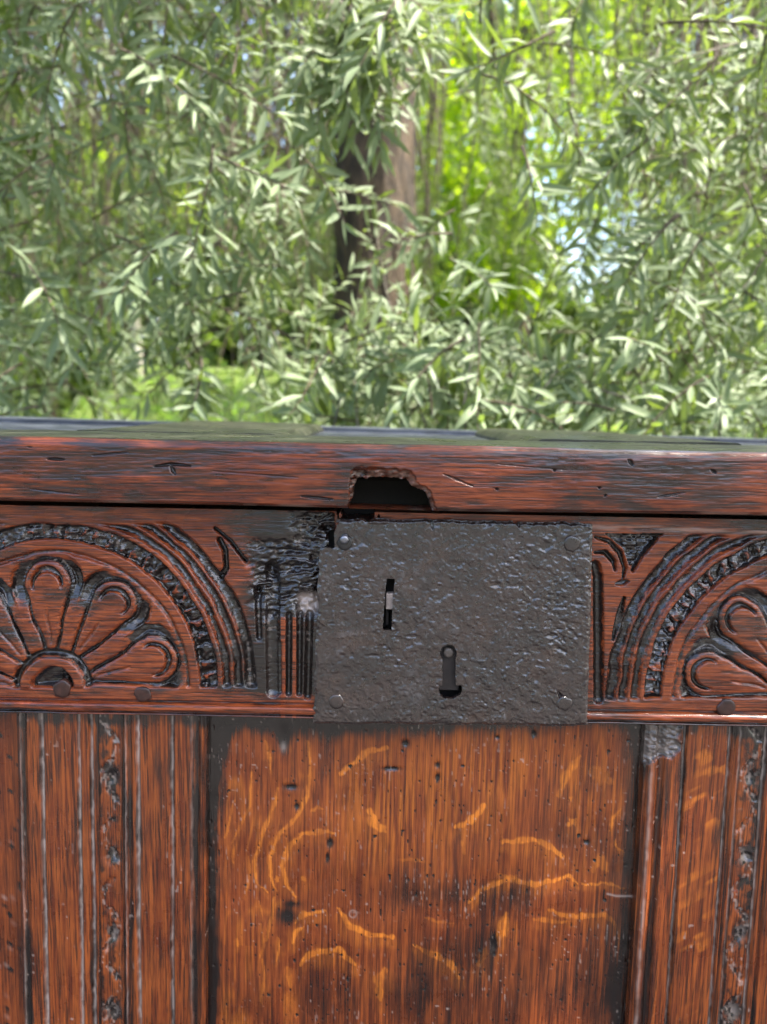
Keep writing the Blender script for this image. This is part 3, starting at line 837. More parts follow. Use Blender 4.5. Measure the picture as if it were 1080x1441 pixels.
def panel(name, uL, uR, Y, seed, main=False):
    step = 1.5 if main else 6.0
    rows = v_rows(step)
    sx = np.arange(uL, uR + 0.5, step)
    Ub = np.repeat(sx[None], len(rows), 0)
    Vg = v_bot(Ub) - 10 + rows[:, None]
    Ug = Ub + slant(0, Ub) * rows[:, None]
    n1 = fbm(Ub / 26, Vg / 170, seed); n2 = fbm(Ub / 90, Vg / 90, seed + 1); n3 = vn(Ub / 3.2, Vg / 60, seed + 2)
    h = 0.18 * n1 + 0.06 * n3 + 0.9 * n2
    wear_tone = 0.82 + 0.22 * n1 + 0.22 * n2 + 0.10 * n3
    fleck = np.zeros(Ub.shape); dust_glint = np.zeros(Ub.shape)
    if main:
        jx, jy = 2.2 * fbm(Ug / 8, Vg / 14, seed + 3), 3.2 * fbm(Ug / 7, Vg / 9, seed + 4)
        for pts, w, a in FLECKS:
            xs = [p[0] for p in pts]; ys = [p[1] for p in pts]
            bx = np.where((Ug[0] > min(xs) - 30) & (Ug[0] < max(xs) + 30))[0]
            by = np.where((Vg[:, 0] > min(ys) - 40) & (Vg[:, 0] < max(ys) + 40))[0]
            if not len(bx) or not len(by):
                continue
            sl_ = (slice(by[0], by[-1] + 1), slice(bx[0], bx[-1] + 1))
            d, f = seg_dist(Ug[sl_] + jx[sl_], Vg[sl_] + jy[sl_], pts)
            ww = w * (0.5 + 0.6 * np.sin(np.pi * np.clip(f, .04, .96))) * (1 + .4 * vn(f * 6, f * 0 + w, seed + 5))
            core = 1 - sm(0.45 * ww, 0.95 * ww, d)
            dl, _ = seg_dist(Ug[sl_] + jx[sl_], Vg[sl_] + jy[sl_] - 1.6 * w, pts)
            soft = 0.34 * (1 - sm(0.4 * ww, 3.6 * ww, dl)) * (0.6 + 0.5 * n3[sl_])
            core = core * (0.72 + 0.45 * sm(-.35, .3, vn(Ug[sl_] / 3.5, Vg[sl_] / 9, seed + 6)))
            fleck[sl_] = np.maximum(fleck[sl_], a * np.maximum(core, 1.2 * soft))
        rip = 1 - np.abs(vn((Ug + 14 * np.sin((Vg - 1210) / 70.0) * (Vg < 1330)) / 13, Vg / 95, seed + 30)) * 5
        fleck = np.maximum(fleck, 0.42 * np.clip(rip, 0, 1) * sm(300, 325, Ug) * (1 - sm(400, 470, Ug)) * sm(-.3, .4, fbm(Ug / 20, Vg / 45, seed + 31)))
        # broad lighter and darker figure
        def spot(x, y, sx_, sy_): return np.exp(-((Ug - x) / sx_) ** 2 - ((Vg - y) / sy_) ** 2)
        fleck = np.maximum(fleck, 0.42 * spot(560, 1140, 120, 90) * sm(-.4, .5, n3 + n1))
        fleck = np.maximum(fleck, 0.36 * spot(690, 1095, 100, 85) * sm(-.3, .5, n3 + n1))
        fleck = np.maximum(fleck, 0.38 * spot(830, 1110, 60, 70) * sm(-.4, .5, n3 + n1))
        fleck = np.maximum(fleck, 0.18 * spot(800, 1220, 80, 30) * sm(-.4, .5, n3))
        wear_tone = wear_tone - 0.36 * spot(610, 1255, 60, 26) - 0.3 * spot(720, 1260, 60, 25) - 0.75 * spot(406, 1290, 15, 12) - 0.5 * spot(412, 1272, 14, 5)
        wear_tone = wear_tone - 0.22 * spot(520, 1400, 170, 60) - 0.2 * spot(650, 1330, 60, 40) - 0.2 * spot(800, 1400, 120, 60) - 0.16 * sm(1230, 1400, Vg) * (0.7 + n2) - .15 * spot(850, 1320, 40, 60)  # final downward ramp paints in the weaker sky light low on the panel
        for x, y, a_, b_ in ((410, 1108, 10, 4), (465, 1186, 5, 8), (461, 1207, 3, 7), (418, 1135, 4, 5), (399, 1040, 8, 18), (571, 1047, 5, 5), (616, 1077, 4, 5), (616, 1094, 4, 6),
                             (695, 1330, 4, 12), (700, 1038, 3, 3), (752, 1034, 3, 5), (826, 1186, 4, 3), (552, 1082, 12, 3)):
            sp = np.exp(-((Ug - x) / a_) ** 2 - ((Vg - y) / b_) ** 2)
            wear_tone = wear_tone - 0.9 * sp; h = h - 1.4 * sp
        dust_glint = np.maximum(dust_glint, 0.35 * spot(399, 1052, 4, 6) + .3 * spot(500, 1287, 5, 5) * sm(.2, .6, vn(Ug / 4, Vg / 4, 5)))
        ring = np.abs(np.hypot(Ug - 497, Vg - 1286) - 5)
        dust_glint = np.maximum(dust_glint, 0.3 * np.exp(-(ring / 1.2) ** 2))
        sc, _ = seg_dist(Ug, Vg, [(855, 1258), (868, 1261), (892, 1261)])
        dust_glint = np.maximum(dust_glint, 0.5 * np.exp(-(sc / 1.3) ** 2))
    eL, eR, eT = Ub - uL, uR - Ub, Vg - v_bot(Ub)
    q = 10 * fbm(Ub / 25, Vg / 40, seed + 9)
    wear_tone = wear_tone - 0.95 * (1 - sm(8, 36, eL + q - 0.05 * np.clip(1250 - Vg, -60, 250))) - (0.5 if main else 0.12) * (1 - sm(4, 60, eR + q)) - 0.85 * (1 - sm(8, 48, eT + q + 0.05 * (Ub - uL)))  # panel tone darkens towards its left, right and top edges
    specks = sm(0.86, 0.95, vn(Ub / 4, Vg / 4, seed + 15)) * sm(0.0, 0.6, vn(Ub / 40, Vg / 40, seed + 16))
    dust_glint = np.maximum(dust_glint, 0.4 * specks)
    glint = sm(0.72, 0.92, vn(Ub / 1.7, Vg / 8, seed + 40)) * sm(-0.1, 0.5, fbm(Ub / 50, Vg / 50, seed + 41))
    dust_glint = np.maximum(dust_glint, 0.30 * glint)  # tiny bright pore reflections painted into the colour
    pits = sm(0.86, 0.95, vn(Ub / 3, Vg / 7, seed + 17)); wear_tone = wear_tone - .8 * pits; h = h - .7 * pits
    P = pixel_to_plane(Ug, Vg, np.full(Ub.shape, Y))
    P[..., 1] -= h * 0.001
    me = grid_mesh(name, P, dict(wear_tone=np.clip(wear_tone, 0, 1), fleck=fleck, dust_glint=dust_glint), wall=(0, 0.01, 0))
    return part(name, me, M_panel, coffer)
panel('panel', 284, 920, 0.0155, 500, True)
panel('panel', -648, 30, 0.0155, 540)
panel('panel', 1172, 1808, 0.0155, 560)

# carcase that the front hides
cA = pixel_to_plane(np.array([UL, UR]), np.array([1003.0, 1003.0]), np.array([0.0, 0.0]))
X0, X1 = cA[0, 0], cA[1, 0]
ztop = ZT[len(uu) // 2, 2] - 0.045
part('bottom_rail', box_mesh('bottom_rail', X0 + .002, X1 - .002, 0.001, 0.03, 0.11, 0.22), M_oak, coffer)
for x in (X0, X1 - 0.09):
    for y in (0.026, 0.44):
        part('leg', box_mesh('leg', x, x + 0.09, y, y + 0.05, 0.0, ztop - .002), M_oak, coffer)
part('side', box_mesh('side', X0 + .004, X0 + .03, 0.078, 0.438, 0.11, ztop - .03), M_oak, coffer)
part('side', box_mesh('side', X1 - .03, X1 - .004, 0.078, 0.438, 0.11, ztop - .03), M_oak, coffer)
part('back', box_mesh('back', X0 + .092, X1 - .092, 0.455, 0.482, 0.11, ztop - .03), M_oak, coffer)
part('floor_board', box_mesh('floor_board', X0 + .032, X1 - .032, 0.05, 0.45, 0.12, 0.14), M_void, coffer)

# ================================================================== GARDEN
print('garden')
def ground_z(x, y):
    x = np.asarray(x, float); y = np.asarray(y, float)
    return 1.15 * sm(2.5, 11, y) + 0.9 * sm(9, 30, y) + 0.05 * fbm(x / 1.6, y / 1.6, 601) * sm(1.0, 2.5, y)

def mat_ground():
    m, nt, N, L, P = mat('lawn')
    n1 = noise(nt, coords(nt), 3, 5, 0.6); n2 = noise(nt, coords(nt), 60, 4, 0.7)
    c = mixc(nt, ramp(nt, n1, 0.35, 0.65), (0.075, 0.125, 0.014), (0.135, 0.19, 0.018))
    c = mixc(nt, ramp(nt, n2, 0.45, 0.7, 0, .6), c, (0.05, 0.05, 0.02))
    L.new(c, P.inputs['Base Color']); P.inputs['Roughness'].default_value = 0.8
    b = N.new('ShaderNodeBump'); b.inputs['Distance'].default_value = 0.03; L.new(n2, b.inputs['Height']); L.new(b.outputs[0], P.inputs['Normal'])
    return m
ax = np.concatenate([-np.geomspace(900, 12, 14), np.linspace(-11, 11, 60), np.geomspace(12, 900, 14)])
ay = np.concatenate([-np.geomspace(900, 12, 14), np.linspace(-11, 30, 110), np.geomspace(32, 900, 14)])
GX, GY = np.meshgrid(ax, ay)
me = grid_mesh('lawn', np.stack([GX, GY, ground_z(GX, GY)], -1)[::-1])
tag(part('lawn', me, mat_ground()), kind='structure')

def tarmac():
    m, nt, N, L, P = mat('grey_tarmac')
    v = N.new('ShaderNodeTexVoronoi'); v.inputs['Scale'].default_value = 55; L.new(coords(nt), v.inputs['Vector'])
    n1 = noise(nt, coords(nt), 2, 5, 0.6)
    c = mixc(nt, v.outputs['Color'], (0.045, 0.042, 0.040), (0.085, 0.080, 0.075))
    L.new(mixc(nt, ramp(nt, n1, .4, .7, 0, .5), c, (0.06, 0.055, 0.05)), P.inputs['Base Color']); P.inputs['Roughness'].default_value = 0.85
    b = N.new('ShaderNodeBump'); b.inputs['Distance'].default_value = 0.01; L.new(v.outputs['Distance'], b.inputs['Height']); L.new(b.outputs[0], P.inputs['Normal'])
    return m
gxx, gyy = np.meshgrid(np.linspace(-14, 14, 60), np.linspace(-14, 0.72, 50))
gyy = gyy + 0.05 * fbm(gxx * 2, gyy * 2, 811) * sm(0.3, .7, gyy)
tag(part('dark_bounce_yard', grid_mesh('dark_bounce_yard', np.stack([gxx, gyy, 0.012 + 0 * gxx], -1)[::-1], wall=(0, 0, -0.03)), tarmac()), kind='structure')  # unseen yard, added for dark neutral bounce light on the chest front

def leaf_mat(name, top, tip, trans, tr_amt=0.45, rough=0.5, obj_random=False, under=None):
    m, nt, N, L, P = mat(name)
    if obj_random:
        oi = N.new('ShaderNodeObjectInfo'); t = oi.outputs['Random']
    else:
        t = attr(nt, 'tint')
    c = mixc(nt, t, top, tip)
    if under is not None:
        g = N.new('ShaderNodeNewGeometry')
        c = mixc(nt, mth(nt, 'MULTIPLY', g.outputs['Backfacing'], 0.7), c, under)
    L.new(c, P.inputs['Base Color']); P.inputs['Roughness'].default_value = rough
    P.inputs['Specular IOR Level'].default_value = 0.28
    tr = N.new('ShaderNodeBsdfTranslucent')
    L.new(mixc(nt, t, trans, tuple(min(1, x * 1.25) for x in trans)), tr.inputs['Color'])
    mx = N.new('ShaderNodeMixShader'); mx.inputs[0].default_value = tr_amt
    L.new(P.outputs[0], mx.inputs[1]); L.new(tr.outputs[0], mx.inputs[2])
    L.new(mx.outputs[0], N['Material Output'].inputs['Surface'])
    return m
PEAR = dict(top=(0.068, 0.100, 0.030), tip=(0.24, 0.28, 0.12), trans=(0.19, 0.27, 0.035), tr_amt=0.33, rough=0.48, under=(0.20, 0.25, 0.155))
M_pear = leaf_mat('silver_pear_leaf', **PEAR)
M_pearo = leaf_mat('silver_pear_leaf_sunlit', obj_random=True, **{**PEAR, 'top': (0.13, 0.17, 0.075), 'tip': (0.42, 0.45, 0.32), 'trans': (0.30, 0.40, 0.07)})  # paler copy: silver young leaf plus sunlight put into its colour
M_lime = leaf_mat('lime_green_leaf', (0.05, 0.10, 0.008), (0.10, 0.16, 0.010), (0.46, 0.62, 0.008), 0.6)
M_dark = leaf_mat('dark_green_leaf', (0.020, 0.038, 0.010), (0.05, 0.080, 0.016), (0.10, 0.16, 0.014), 0.4)
M_herb = leaf_mat('herb_leaf', (0.05, 0.11, 0.02), (0.12, 0.20, 0.03), (0.30, 0.50, 0.04), 0.45)
M_grass = leaf_mat('grass_blade', (0.09, 0.15, 0.015), (0.17, 0.24, 0.025), (0.45, 0.60, 0.04), 0.5)

def bark(name, a, b_, sc=22):
    m, nt, N, L, P = mat(name)
    n1 = noise(nt, coords(nt, (1, 1, 0.34)), sc, 6, 0.7, 0.9); n2 = noise(nt, coords(nt), 90, 4, 0.6)
    L.new(mixc(nt, ramp(nt, n1, 0.38, 0.62), a, b_), P.inputs['Base Color']); P.inputs['Roughness'].default_value = 0.85
    bp = N.new('ShaderNodeBump'); bp.inputs['Distance'].default_value = 0.02; bp.inputs['Strength'].default_value = 0.8
    L.new(mth(nt, 'ADD', n1, mth(nt, 'MULTIPLY', n2, .3)), bp.inputs['Height']); L.new(bp.outputs[0], P.inputs['Normal'])
    return m
M_bark = bark('brown_bark', (0.018, 0.011, 0.006), (0.080, 0.053, 0.029))
M_twig = bark('grey_twig', (0.055, 0.040, 0.026), (0.14, 0.105, 0.07), 60)
M_branch = bark('pale_grey_twig', (0.14, 0.12, 0.10), (0.30, 0.265, 0.22), 60)
M_pale = bark('pale_bark', (0.16, 0.14, 0.11), (0.36, 0.33, 0.28), 10)

def norm(a): return a / (np.linalg.norm(a, axis=-1, keepdims=True) + 1e-12)

def leaves_mesh(P, D, Nn, Ln, Wd, curl, fold, prof, rows=4):
    """many leaves at once: base points, directions, upper-side normals. Each leaf: 2 x rows quads"""
    n = len(P)
    D = norm(D); Nn = norm(Nn - (Nn * D).sum(-1, keepdims=True) * D); B = np.cross(Nn, D)
    t = np.linspace(0, 1, rows + 1)
    V = np.zeros((n, rows + 1, 3, 3))
    pos = P.copy()
    for i, tt_ in enumerate(t):
        if i:
            am = curl * (t[i] + t[i - 1]) / 2
            dd = np.cos(am)[:, None] * D - np.sin(am)[:, None] * Nn
            pos = pos + dd * (Ln * (t[i] - t[i - 1]))[:, None]
        nn = np.cos(curl * tt_)[:, None] * Nn + np.sin(curl * tt_)[:, None] * D
        w = (Wd * prof(tt_) * 0.5)[:, None]
        lift = nn * w * fold[:, None]
        V[:, i, 0] = pos - B * w + lift
        V[:, i, 1] = pos
        V[:, i, 2] = pos + B * w + lift
    k = (rows + 1) * 3
    f = []
    for i in range(rows):
        for j in range(2):
            a = i * 3 + j
            f.append((a, a + 1, a + 4, a + 3))
    F = (np.array(f)[None] + (np.arange(n) * k)[:, None, None]).reshape(-1, 4)
    return V.reshape(-1, 3), F, k

lance = lambda t: max(0.06, math.sin(math.pi * min(1, t) ** 0.8) ** 0.8) if 0 < t < 1 else (0.10 if t == 0 else 0.03)
oval = lambda t: max(0.05, math.sin(math.pi * t ** 0.85)) if 0 < t < 1 else 0.06

def join(parts):
    V, F, o = [], [], 0
    for v, f in parts:
        V.append(v); F.append(f + o); o += len(v)
    return np.concatenate(V), np.concatenate(F)

def shoot(base, d0, length, nl, droop, rng, face=(0, 0, 0.8), leaf_len=(0.045, 0.075), spread=(35, 70), wood_r=0.0016, upbias=0.0):
    """one leafy shoot: path of the twig and arrays for its leaves"""
    n = 8
    p = np.array(base, float); d = norm(np.array(d0, float))
    path = [p]
    side = rng.normal(0, 0.10, 3)
    for i in range(n):
        d = norm(d + np.array([0, 0, -droop / n]) + side / n * 2 + rng.normal(0, 0.05, 3))
        p = p + d * length / n
        path.append(p)
    path = np.array(path)
    ts = np.linspace(0.12, 1.0, nl) ** 0.9
    P = np.stack([np.interp(ts * n, np.arange(n + 1), path[:, k]) for k in range(3)], -1)
    T = norm(np.gradient(path, axis=0))
    T = np.stack([np.interp(ts * n, np.arange(n + 1), T[:, k]) for k in range(3)], -1)
    ang = np.arange(nl) * 2.4 + rng.uniform(0, 6.28) + rng.normal(0, .4, nl)
    ref = np.where(np.abs(T[:, 2:3]) > .9, np.array([[1.0, 0, 0]]), np.array([[0, 0, 1.0]]))
    A = norm(np.cross(T, ref)); B = np.cross(T, A)
    out = np.cos(ang)[:, None] * A + np.sin(ang)[:, None] * B
    sp = np.radians(rng.uniform(*spread, nl)) * (1 - 0.55 * sm(0.8, 1.0, ts))
    D = np.cos(sp)[:, None] * T + np.sin(sp)[:, None] * out
    D = norm(D + np.array([0, 0, upbias]))
    Nn = norm((np.sin(sp)[:, None] * T - np.cos(sp)[:, None] * out * .8) * (0.45 if face[1] else 1.0) + np.array(face) + rng.normal(0, .35, (nl, 3)))
    Ln = rng.uniform(*leaf_len, nl) * (1 - 0.3 * sm(0.85, 1.0, ts))
    return path, P, D, Nn, Ln

def shoots_to_mesh(shoots, rng, width=(0.15, 0.23), rows=4, twig=True, wr=0.0016, prof=lance, curl=(-.2, .9), tint=None):
    P = np.concatenate([s[1] for s in shoots]); D = np.concatenate([s[2] for s in shoots])
    Nn = np.concatenate([s[3] for s in shoots]); Ln = np.concatenate([s[4] for s in shoots])
    n = len(P)
    V, F, k = leaves_mesh(P, D, Nn, Ln, Ln * rng.uniform(*width, n), rng.uniform(*curl, n), rng.uniform(0.1, 0.6, n), prof, rows)
    tn = rng.random(n) if tint is None else tint(P, rng)
    return V, F, np.repeat(np.clip(tn, 0, 1), k)

def twigs_mesh(paths, r0=0.0016, r1=0.0007, sides=4):
    return join([tube(p, np.linspace(r0, r1, len(p)), sides) for p in paths])

def at(u, v, dist):
    """a point in the garden seen at image pixel (u,v), dist metres in front of the camera"""
    d = fw + ((u - 540) / FOC) * rt + ((720.5 - v) / FOC) * up  # garden points are set along the ray of an image pixel
    return CAM + d * dist

# ---- weeping silver pear
tb = at(512, 590, 3.0); TX, TY = tb[0], tb[1]
TZ = float(ground_z(TX, TY))
pear = empty('weeping_pear_tree', (TX, TY, TZ))
tag(pear, 'weeping silver-leaved pear tree with brown trunk and pale narrow leaves hanging behind the chest', 'tree')
rng = np.random.default_rng(5)
zz = np.linspace(-0.1, 3.0, 160)
tp = np.stack([TX + 0.03 * np.sin(zz * 1.7) + 0.015 * (zz - 0.6), TY + 0.02 * np.cos(zz * 2), TZ + zz], -1)
Vt, Ft = tube(tp, 0.165 + 0.09 * np.exp(-np.clip(zz, 0, 9) * 5) - 0.012 * zz, 72)
cen = np.repeat(tp, 72, 0); dv_ = Vt - cen
ang = np.arctan2(dv_[:, 1], dv_[:, 0])
Vt = cen + dv_ * (1 + 0.10 * fbm(ang * 3.2, Vt[:, 2] * 2.0, 700) + 0.10 * fbm(ang * 10 + np.sin(Vt[:, 2] * 4), Vt[:, 2] * 6, 701))[:, None]
part('trunk', np_mesh('trunk', Vt, Ft), M_bark, pear)
top = tp[-1]
for i in range(9):
    a = i / 9 * 6.283 + rng.uniform(-.3, .3)
    reach = rng.uniform(1.5, 2.4)
    hgt = rng.uniform(0.2, 0.9)
    st_ = tp[int(rng.integers(110, 155))]
    s_ = np.linspace(0, 1, 14)
    pts = st_ + np.stack([np.cos(a) * reach * s_, np.sin(a) * reach * s_, hgt * np.sin(s_ * 2.4) * 1.3 - 0.5 * s_ ** 3], -1) + 0.04 * np.stack([np.sin(s_ * 9 + i), np.cos(s_ * 8), np.sin(s_ * 7)], -1)
    Vb, Fb = tube(pts, np.linspace(0.06, 0.012, 14), 8)
    part('limb', np_mesh('limb', Vb, Fb), M_bark, pear)

# near sprays traced from the photograph: (base u,v, tip u,v, distance, leaves)
NEAR = [
    (500, -40, 480, 130, 1.12, 19), (560, -30, 510, 100, 1.13, 16), (430, -20, 420, 110, 1.14, 14), (520, 20, 545, 150, 1.12, 12), (470, -10, 440, 150, 1.12, 13), (545, -30, 560, 80, 1.1, 14), (480, 0, 505, 165, 1.1, 16), (445, 20, 470, 175, 1.13, 13), (530, 40, 500, 190, 1.1, 14), (580, -20, 545, 60, 1.1, 12), (505, 610, 480, 450, 1.2, 15), (470, 600, 520, 470, 1.22, 14), (600, 600, 560, 460, 1.2, 14),
    (1120, 40, 890, 120, 1.18, 18), (930, 60, 868, 190, 1.2, 15), (900, 130, 860, 230, 1.22, 13),
    (1100, 70, 1000, 130, 1.2, 12), (1090, 180, 930, 200, 1.3, 13), (1000, 250, 960, 350, 1.25, 13), (1100, 330, 1030, 430, 1.15, 15), (1110, 440, 1010, 480, 1.2, 12),
    (545, 600, 530, 430, 1.25, 15), (560, 480, 515, 310, 1.45, 12),
    (640, 620, 690, 470, 1.15, 16), (720, 620, 780, 500, 1.12, 16), (840, 600, 760, 480, 1.18, 14), (880, 560, 800, 540, 1.15, 13), (960, 610, 1000, 520, 1.2, 13), (660, 600, 610, 500, 1.2, 13), (900, 380, 860, 470, 1.3, 12),
    (-40, 130, 80, 90, 1.3, 14), (-50, 260, 60, 230, 1.3, 14), (-40, 360, 50, 410, 1.25, 13), (140, 430, 85, 510, 1.2, 13), (-30, 440, 40, 520, 1.25, 12), (250, 490, 300, 560, 1.35, 12)]
n_ind = 0
indiv = []
for i, (u0, v0, u1, v1, ds, nl) in enumerate(NEAR):
    a = at(u0, v0, ds + 0.03); b_ = at(u1, v1, ds)
    L_ = np.linalg.norm(b_ - a)
    sh = shoot(a, b_ - a, L_, nl, 0.15, rng, leaf_len=(0.054, 0.084) if i < 10 else (0.046, 0.076), spread=(30, 78), upbias=0.05, face=(0.1, -1.0, .9))
    indiv.append(sh)
front = []                      # more sprays of the same front layer
for i in range(300):
    y = rng.uniform(.62, .98)
    x = rng.uniform(-.62, .62) * (y + .45) ; z = rng.uniform(.62, .72 + (y + .45) * .58)
    q, e = x / (y + .45), (z - .7) / (y + .45)
    if abs(q + .02) < .09 and e > .10 and e < .40: continue
    if 0.05 < q < 0.26 and e > .13 and rng.random() < .72: continue
    if -.4 < q < -.1 and e < .09 and rng.random() < .6: continue
    if .14 < q < .29 and .07 < e < .17 and rng.random() < .65: continue
    if q < -.1 and rng.random() < .35: continue
    front.append(shoot((x, y, z), (rng.normal(0, .7), rng.normal(-.3, .3), rng.normal(.0 if e < .2 else -.5, .5)), rng.uniform(.12, .2), int(rng.integers(16, 24)), 0.6, rng, leaf_len=(.038, .066), spread=(35, 80), face=(0.1, -.9, .9)))
for sh in list(indiv):
    path = sh[0]
    k_ = int(rng.integers(2, 5)); d_ = path[k_ + 1] - path[k_]
    front.append(shoot(path[k_], norm(d_) + rng.normal(0, .7, 3), np.linalg.norm(path[-1] - path[0]) * .5, int(rng.integers(10, 15)), 0.4, rng, leaf_len=(.042, .07), spread=(35, 80), face=(.1, -1, .9)))
# shared leaf meshes
leaf_data = []
for k in range(14):
    V, F, _ = leaves_mesh(np.zeros((1, 3)), np.array([[1.0, 0, 0]]), np.array([[0, 0, 1.0]]), np.array([1.0]), np.array([rng.uniform(.13, .19)]),
                          np.array([rng.uniform(-.8, 1.5)]), np.array([rng.uniform(.15, .7)]), lance, 7)
    V[:, 1] += 0.10 * np.sin(V[:, 0] * 4.1 + k) * V[:, 0]; V[:, 2] += 0.04 * np.sin(V[:, 0] * 7 + k * 2) * V[:, 0]
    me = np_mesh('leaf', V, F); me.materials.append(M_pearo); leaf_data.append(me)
for sh in indiv:
    path, P, D, Nn, Ln = sh
    V, F = tube(path, np.linspace(0.0022, 0.0009, len(path)), 6)
    br = part('branch', np_mesh('branch', V, F), M_branch, pear)
    for j in range(len(P)):
        if n_ind >= 300:
            front.append((path, P[j:], D[j:], Nn[j:], Ln[j:])); break
        d = Vector(D[j]).normalized(); nn = Vector(Nn[j]); nn = (nn - nn.dot(d) * d).normalized(); bb = nn.cross(d)
        o = bpy.data.objects.new('leaf', random.choice(leaf_data))
        COL.objects.link(o)
        o.parent = br
        R = Matrix(((d.x, bb.x, nn.x), (d.y, bb.y, nn.y), (d.z, bb.z, nn.z))).to_4x4()
        o.matrix_basis = Matrix.Translation(Vector(P[j])) @ R @ Matrix.Scale(float(Ln[j]), 4)
        n_ind += 1
print('individual leaves', n_ind)

# the hanging curtain of shoots: outer side of the crown towards the chest, then the inside and the far side
sh_all, paths = [], []
def add(base, d, L_, nl, droop, **k):
    s = shoot(base, d, L_, nl, droop, rng, **k)
    sh_all.append(s); paths.append(s[0])
sh_all += front; paths += [f[0] for f in front]
for i in range(170):            # low outer shoots, almost down to the height of the lid
    y = rng.uniform(.8, 1.9); q = rng.uniform(-.08, .56); e = rng.uniform(-.03, .085)
    add((q * (y + .45), y, .7 + e * (y + .45)), (rng.normal(0, .7), rng.normal(-.25, .4), rng.normal(.1, .5)), rng.uniform(.13, .22), int(rng.integers(14, 22)), 0.5, leaf_len=(.04, .068), face=(.05, -.7, .9))
for i in range(740):            # outer curtain
    y = rng.uniform(0.85, 1.8)
    span = (y + .45) * 0.60 + 0.2
    x = rng.uniform(-span, span - .3); z = rng.uniform(0.50, 0.7 + (y + .45) * 0.62 + 0.15)
    q = x / (y + .45)
    if 0.05 < q < 0.27 and z > .8 and rng.random() < 0.80: continue
    if abs(q + 0.02) < 0.085 and z > 0.8 and rng.random() < .95: continue
    if -0.39 < q < -0.10 and (z - .7) / (y + .45) < .085 and rng.random() < .7: continue
    if .14 < q < .29 and .07 < (z - .7) / (y + .45) < .17 and rng.random() < .7: continue
    add((x, y, z), (rng.normal(0, .6), rng.normal(-.25, .4), rng.normal(-.25, .5)), rng.uniform(.14, .26), int(rng.integers(14, 22)), 0.5, leaf_len=(.038, .065), face=(0, -.5, .9))
n_out = len(sh_all)
for i in range(1500):           # inside of the crown and its far side
    y = rng.uniform(1.8, 5.6)
    span = (y + .45) * 0.60 + 0.3
    x = rng.uniform(-span, span); z = rng.uniform(0.75, 1.0 + (y + .45) * 0.62)
    if y < TY + .3 and abs(x - TX) < 0.36 - .05 * (y - 1.8): continue
    q = x / (y + .45)
    if 0.05 < q < 0.30 and rng.random() < 0.76: continue
    if -.40 < q < -0.1 and z < 1.2 and rng.random() < .93: continue
    if .14 < q < .29 and .0 < (z - .7) / (y + .45) < .2 and rng.random() < .7: continue
    add((x, y, z), (rng.normal(0, .25), rng.normal(0, .25), -1), rng.uniform(.35, .75), int(rng.integers(16, 26)), 0.3, leaf_len=(.04, .07))
n_in = len(sh_all)
for i in range(2400):            # crown overhead, shading the lid and the inside
    a = rng.uniform(0, 6.283); rad = 3.2 * math.sqrt(rng.random())
    x, y = TX + rad * math.cos(a) * 1.25 + .5, TY + rad * math.sin(a)
    if 0.2 < y < 2.3 and x > 0.30: continue  # opening shaped in the crown so sun reaches the front sprays
    z = TZ + 3.3 - 0.14 * rad ** 2 + rng.uniform(-.35, .35)
    add((x, y, z), (math.cos(a) * .5 + rng.normal(0, .3), math.sin(a) * .5 + rng.normal(0, .3), -.6), rng.uniform(.35, .6), 18, 0.6, leaf_len=(.07, .11))
for i in range(1050):            # unseen low bough, added to keep the sun off the chest
    x, y = rng.uniform(-.4, 2.3), rng.uniform(-.85, .16)
    add((x, y, rng.uniform(2.15, 2.6)), (rng.normal(0, .6), rng.normal(-.15, .25), -.3), rng.uniform(.2, .35), 18, 0.5, leaf_len=(.06, .09))
for i in range(260):            # second unseen bough, added to shade the left half of the view
    x, y = rng.uniform(-1.1, .15), rng.uniform(.5, 1.2)
    add((x, y, rng.uniform(1.9, 2.15)), (rng.normal(0, .5), rng.normal(0, .4), -.3), rng.uniform(.15, .28), 18, 0.5, leaf_len=(.06, .09))
V, F, tn = [], [], []
off = 0
for grp, rw in ((sh_all[:n_out], 4), (sh_all[n_out:], 2)):
    v_, f_, t_ = shoots_to_mesh(grp, rng, rows=rw, width=(.125, .20) if rw > 2 else (.15, .23), curl=(-.5, 1.3), tint=lambda P, r: r.random(len(P)) ** 2.0)
    V.append(v_); F.append(f_ + off); tn.append(t_); off += len(v_)
V = np.concatenate(V); F = np.concatenate(F); tn = np.concatenate(tn)
print('crown quads', len(F))
cr = part('crown', np_mesh('crown', V, F, dict(tint=tn)), M_pear, pear); tag(cr, kind='stuff')
V, F = twigs_mesh(paths, 0.0022, 0.0008, 3)
tw = part('twigs', np_mesh('twigs', V, F), M_twig, pear); tag(tw, kind='stuff')
# long hanging withies
wp = []
for i in range(1300):
    y = rng.uniform(1.9, 5.6); span = (y + .45) * 0.6
    x = rng.uniform(-span, span)
    z1 = rng.uniform(1.0, 2.2) + 0.25 * y; ln = rng.uniform(.6, 1.5)
    if .06 < x / (y + .45) < .3 and rng.random() < .88: continue
    if y < TY + .2 and abs(x - TX) < .3: continue
    s_ = np.linspace(0, 1, 10)
    wp.append(np.stack([x + .1 * rng.normal() * s_ + .03 * np.sin(s_ * 5 + i), y + .15 * rng.normal() * s_, z1 + .3 - ln * s_], -1))
V, F = twigs_mesh(wp, 0.005, 0.002, 4)
wt = part('hanging_twigs', np_mesh('hanging_twigs', V, F), M_twig, pear); tag(wt, kind='stuff')

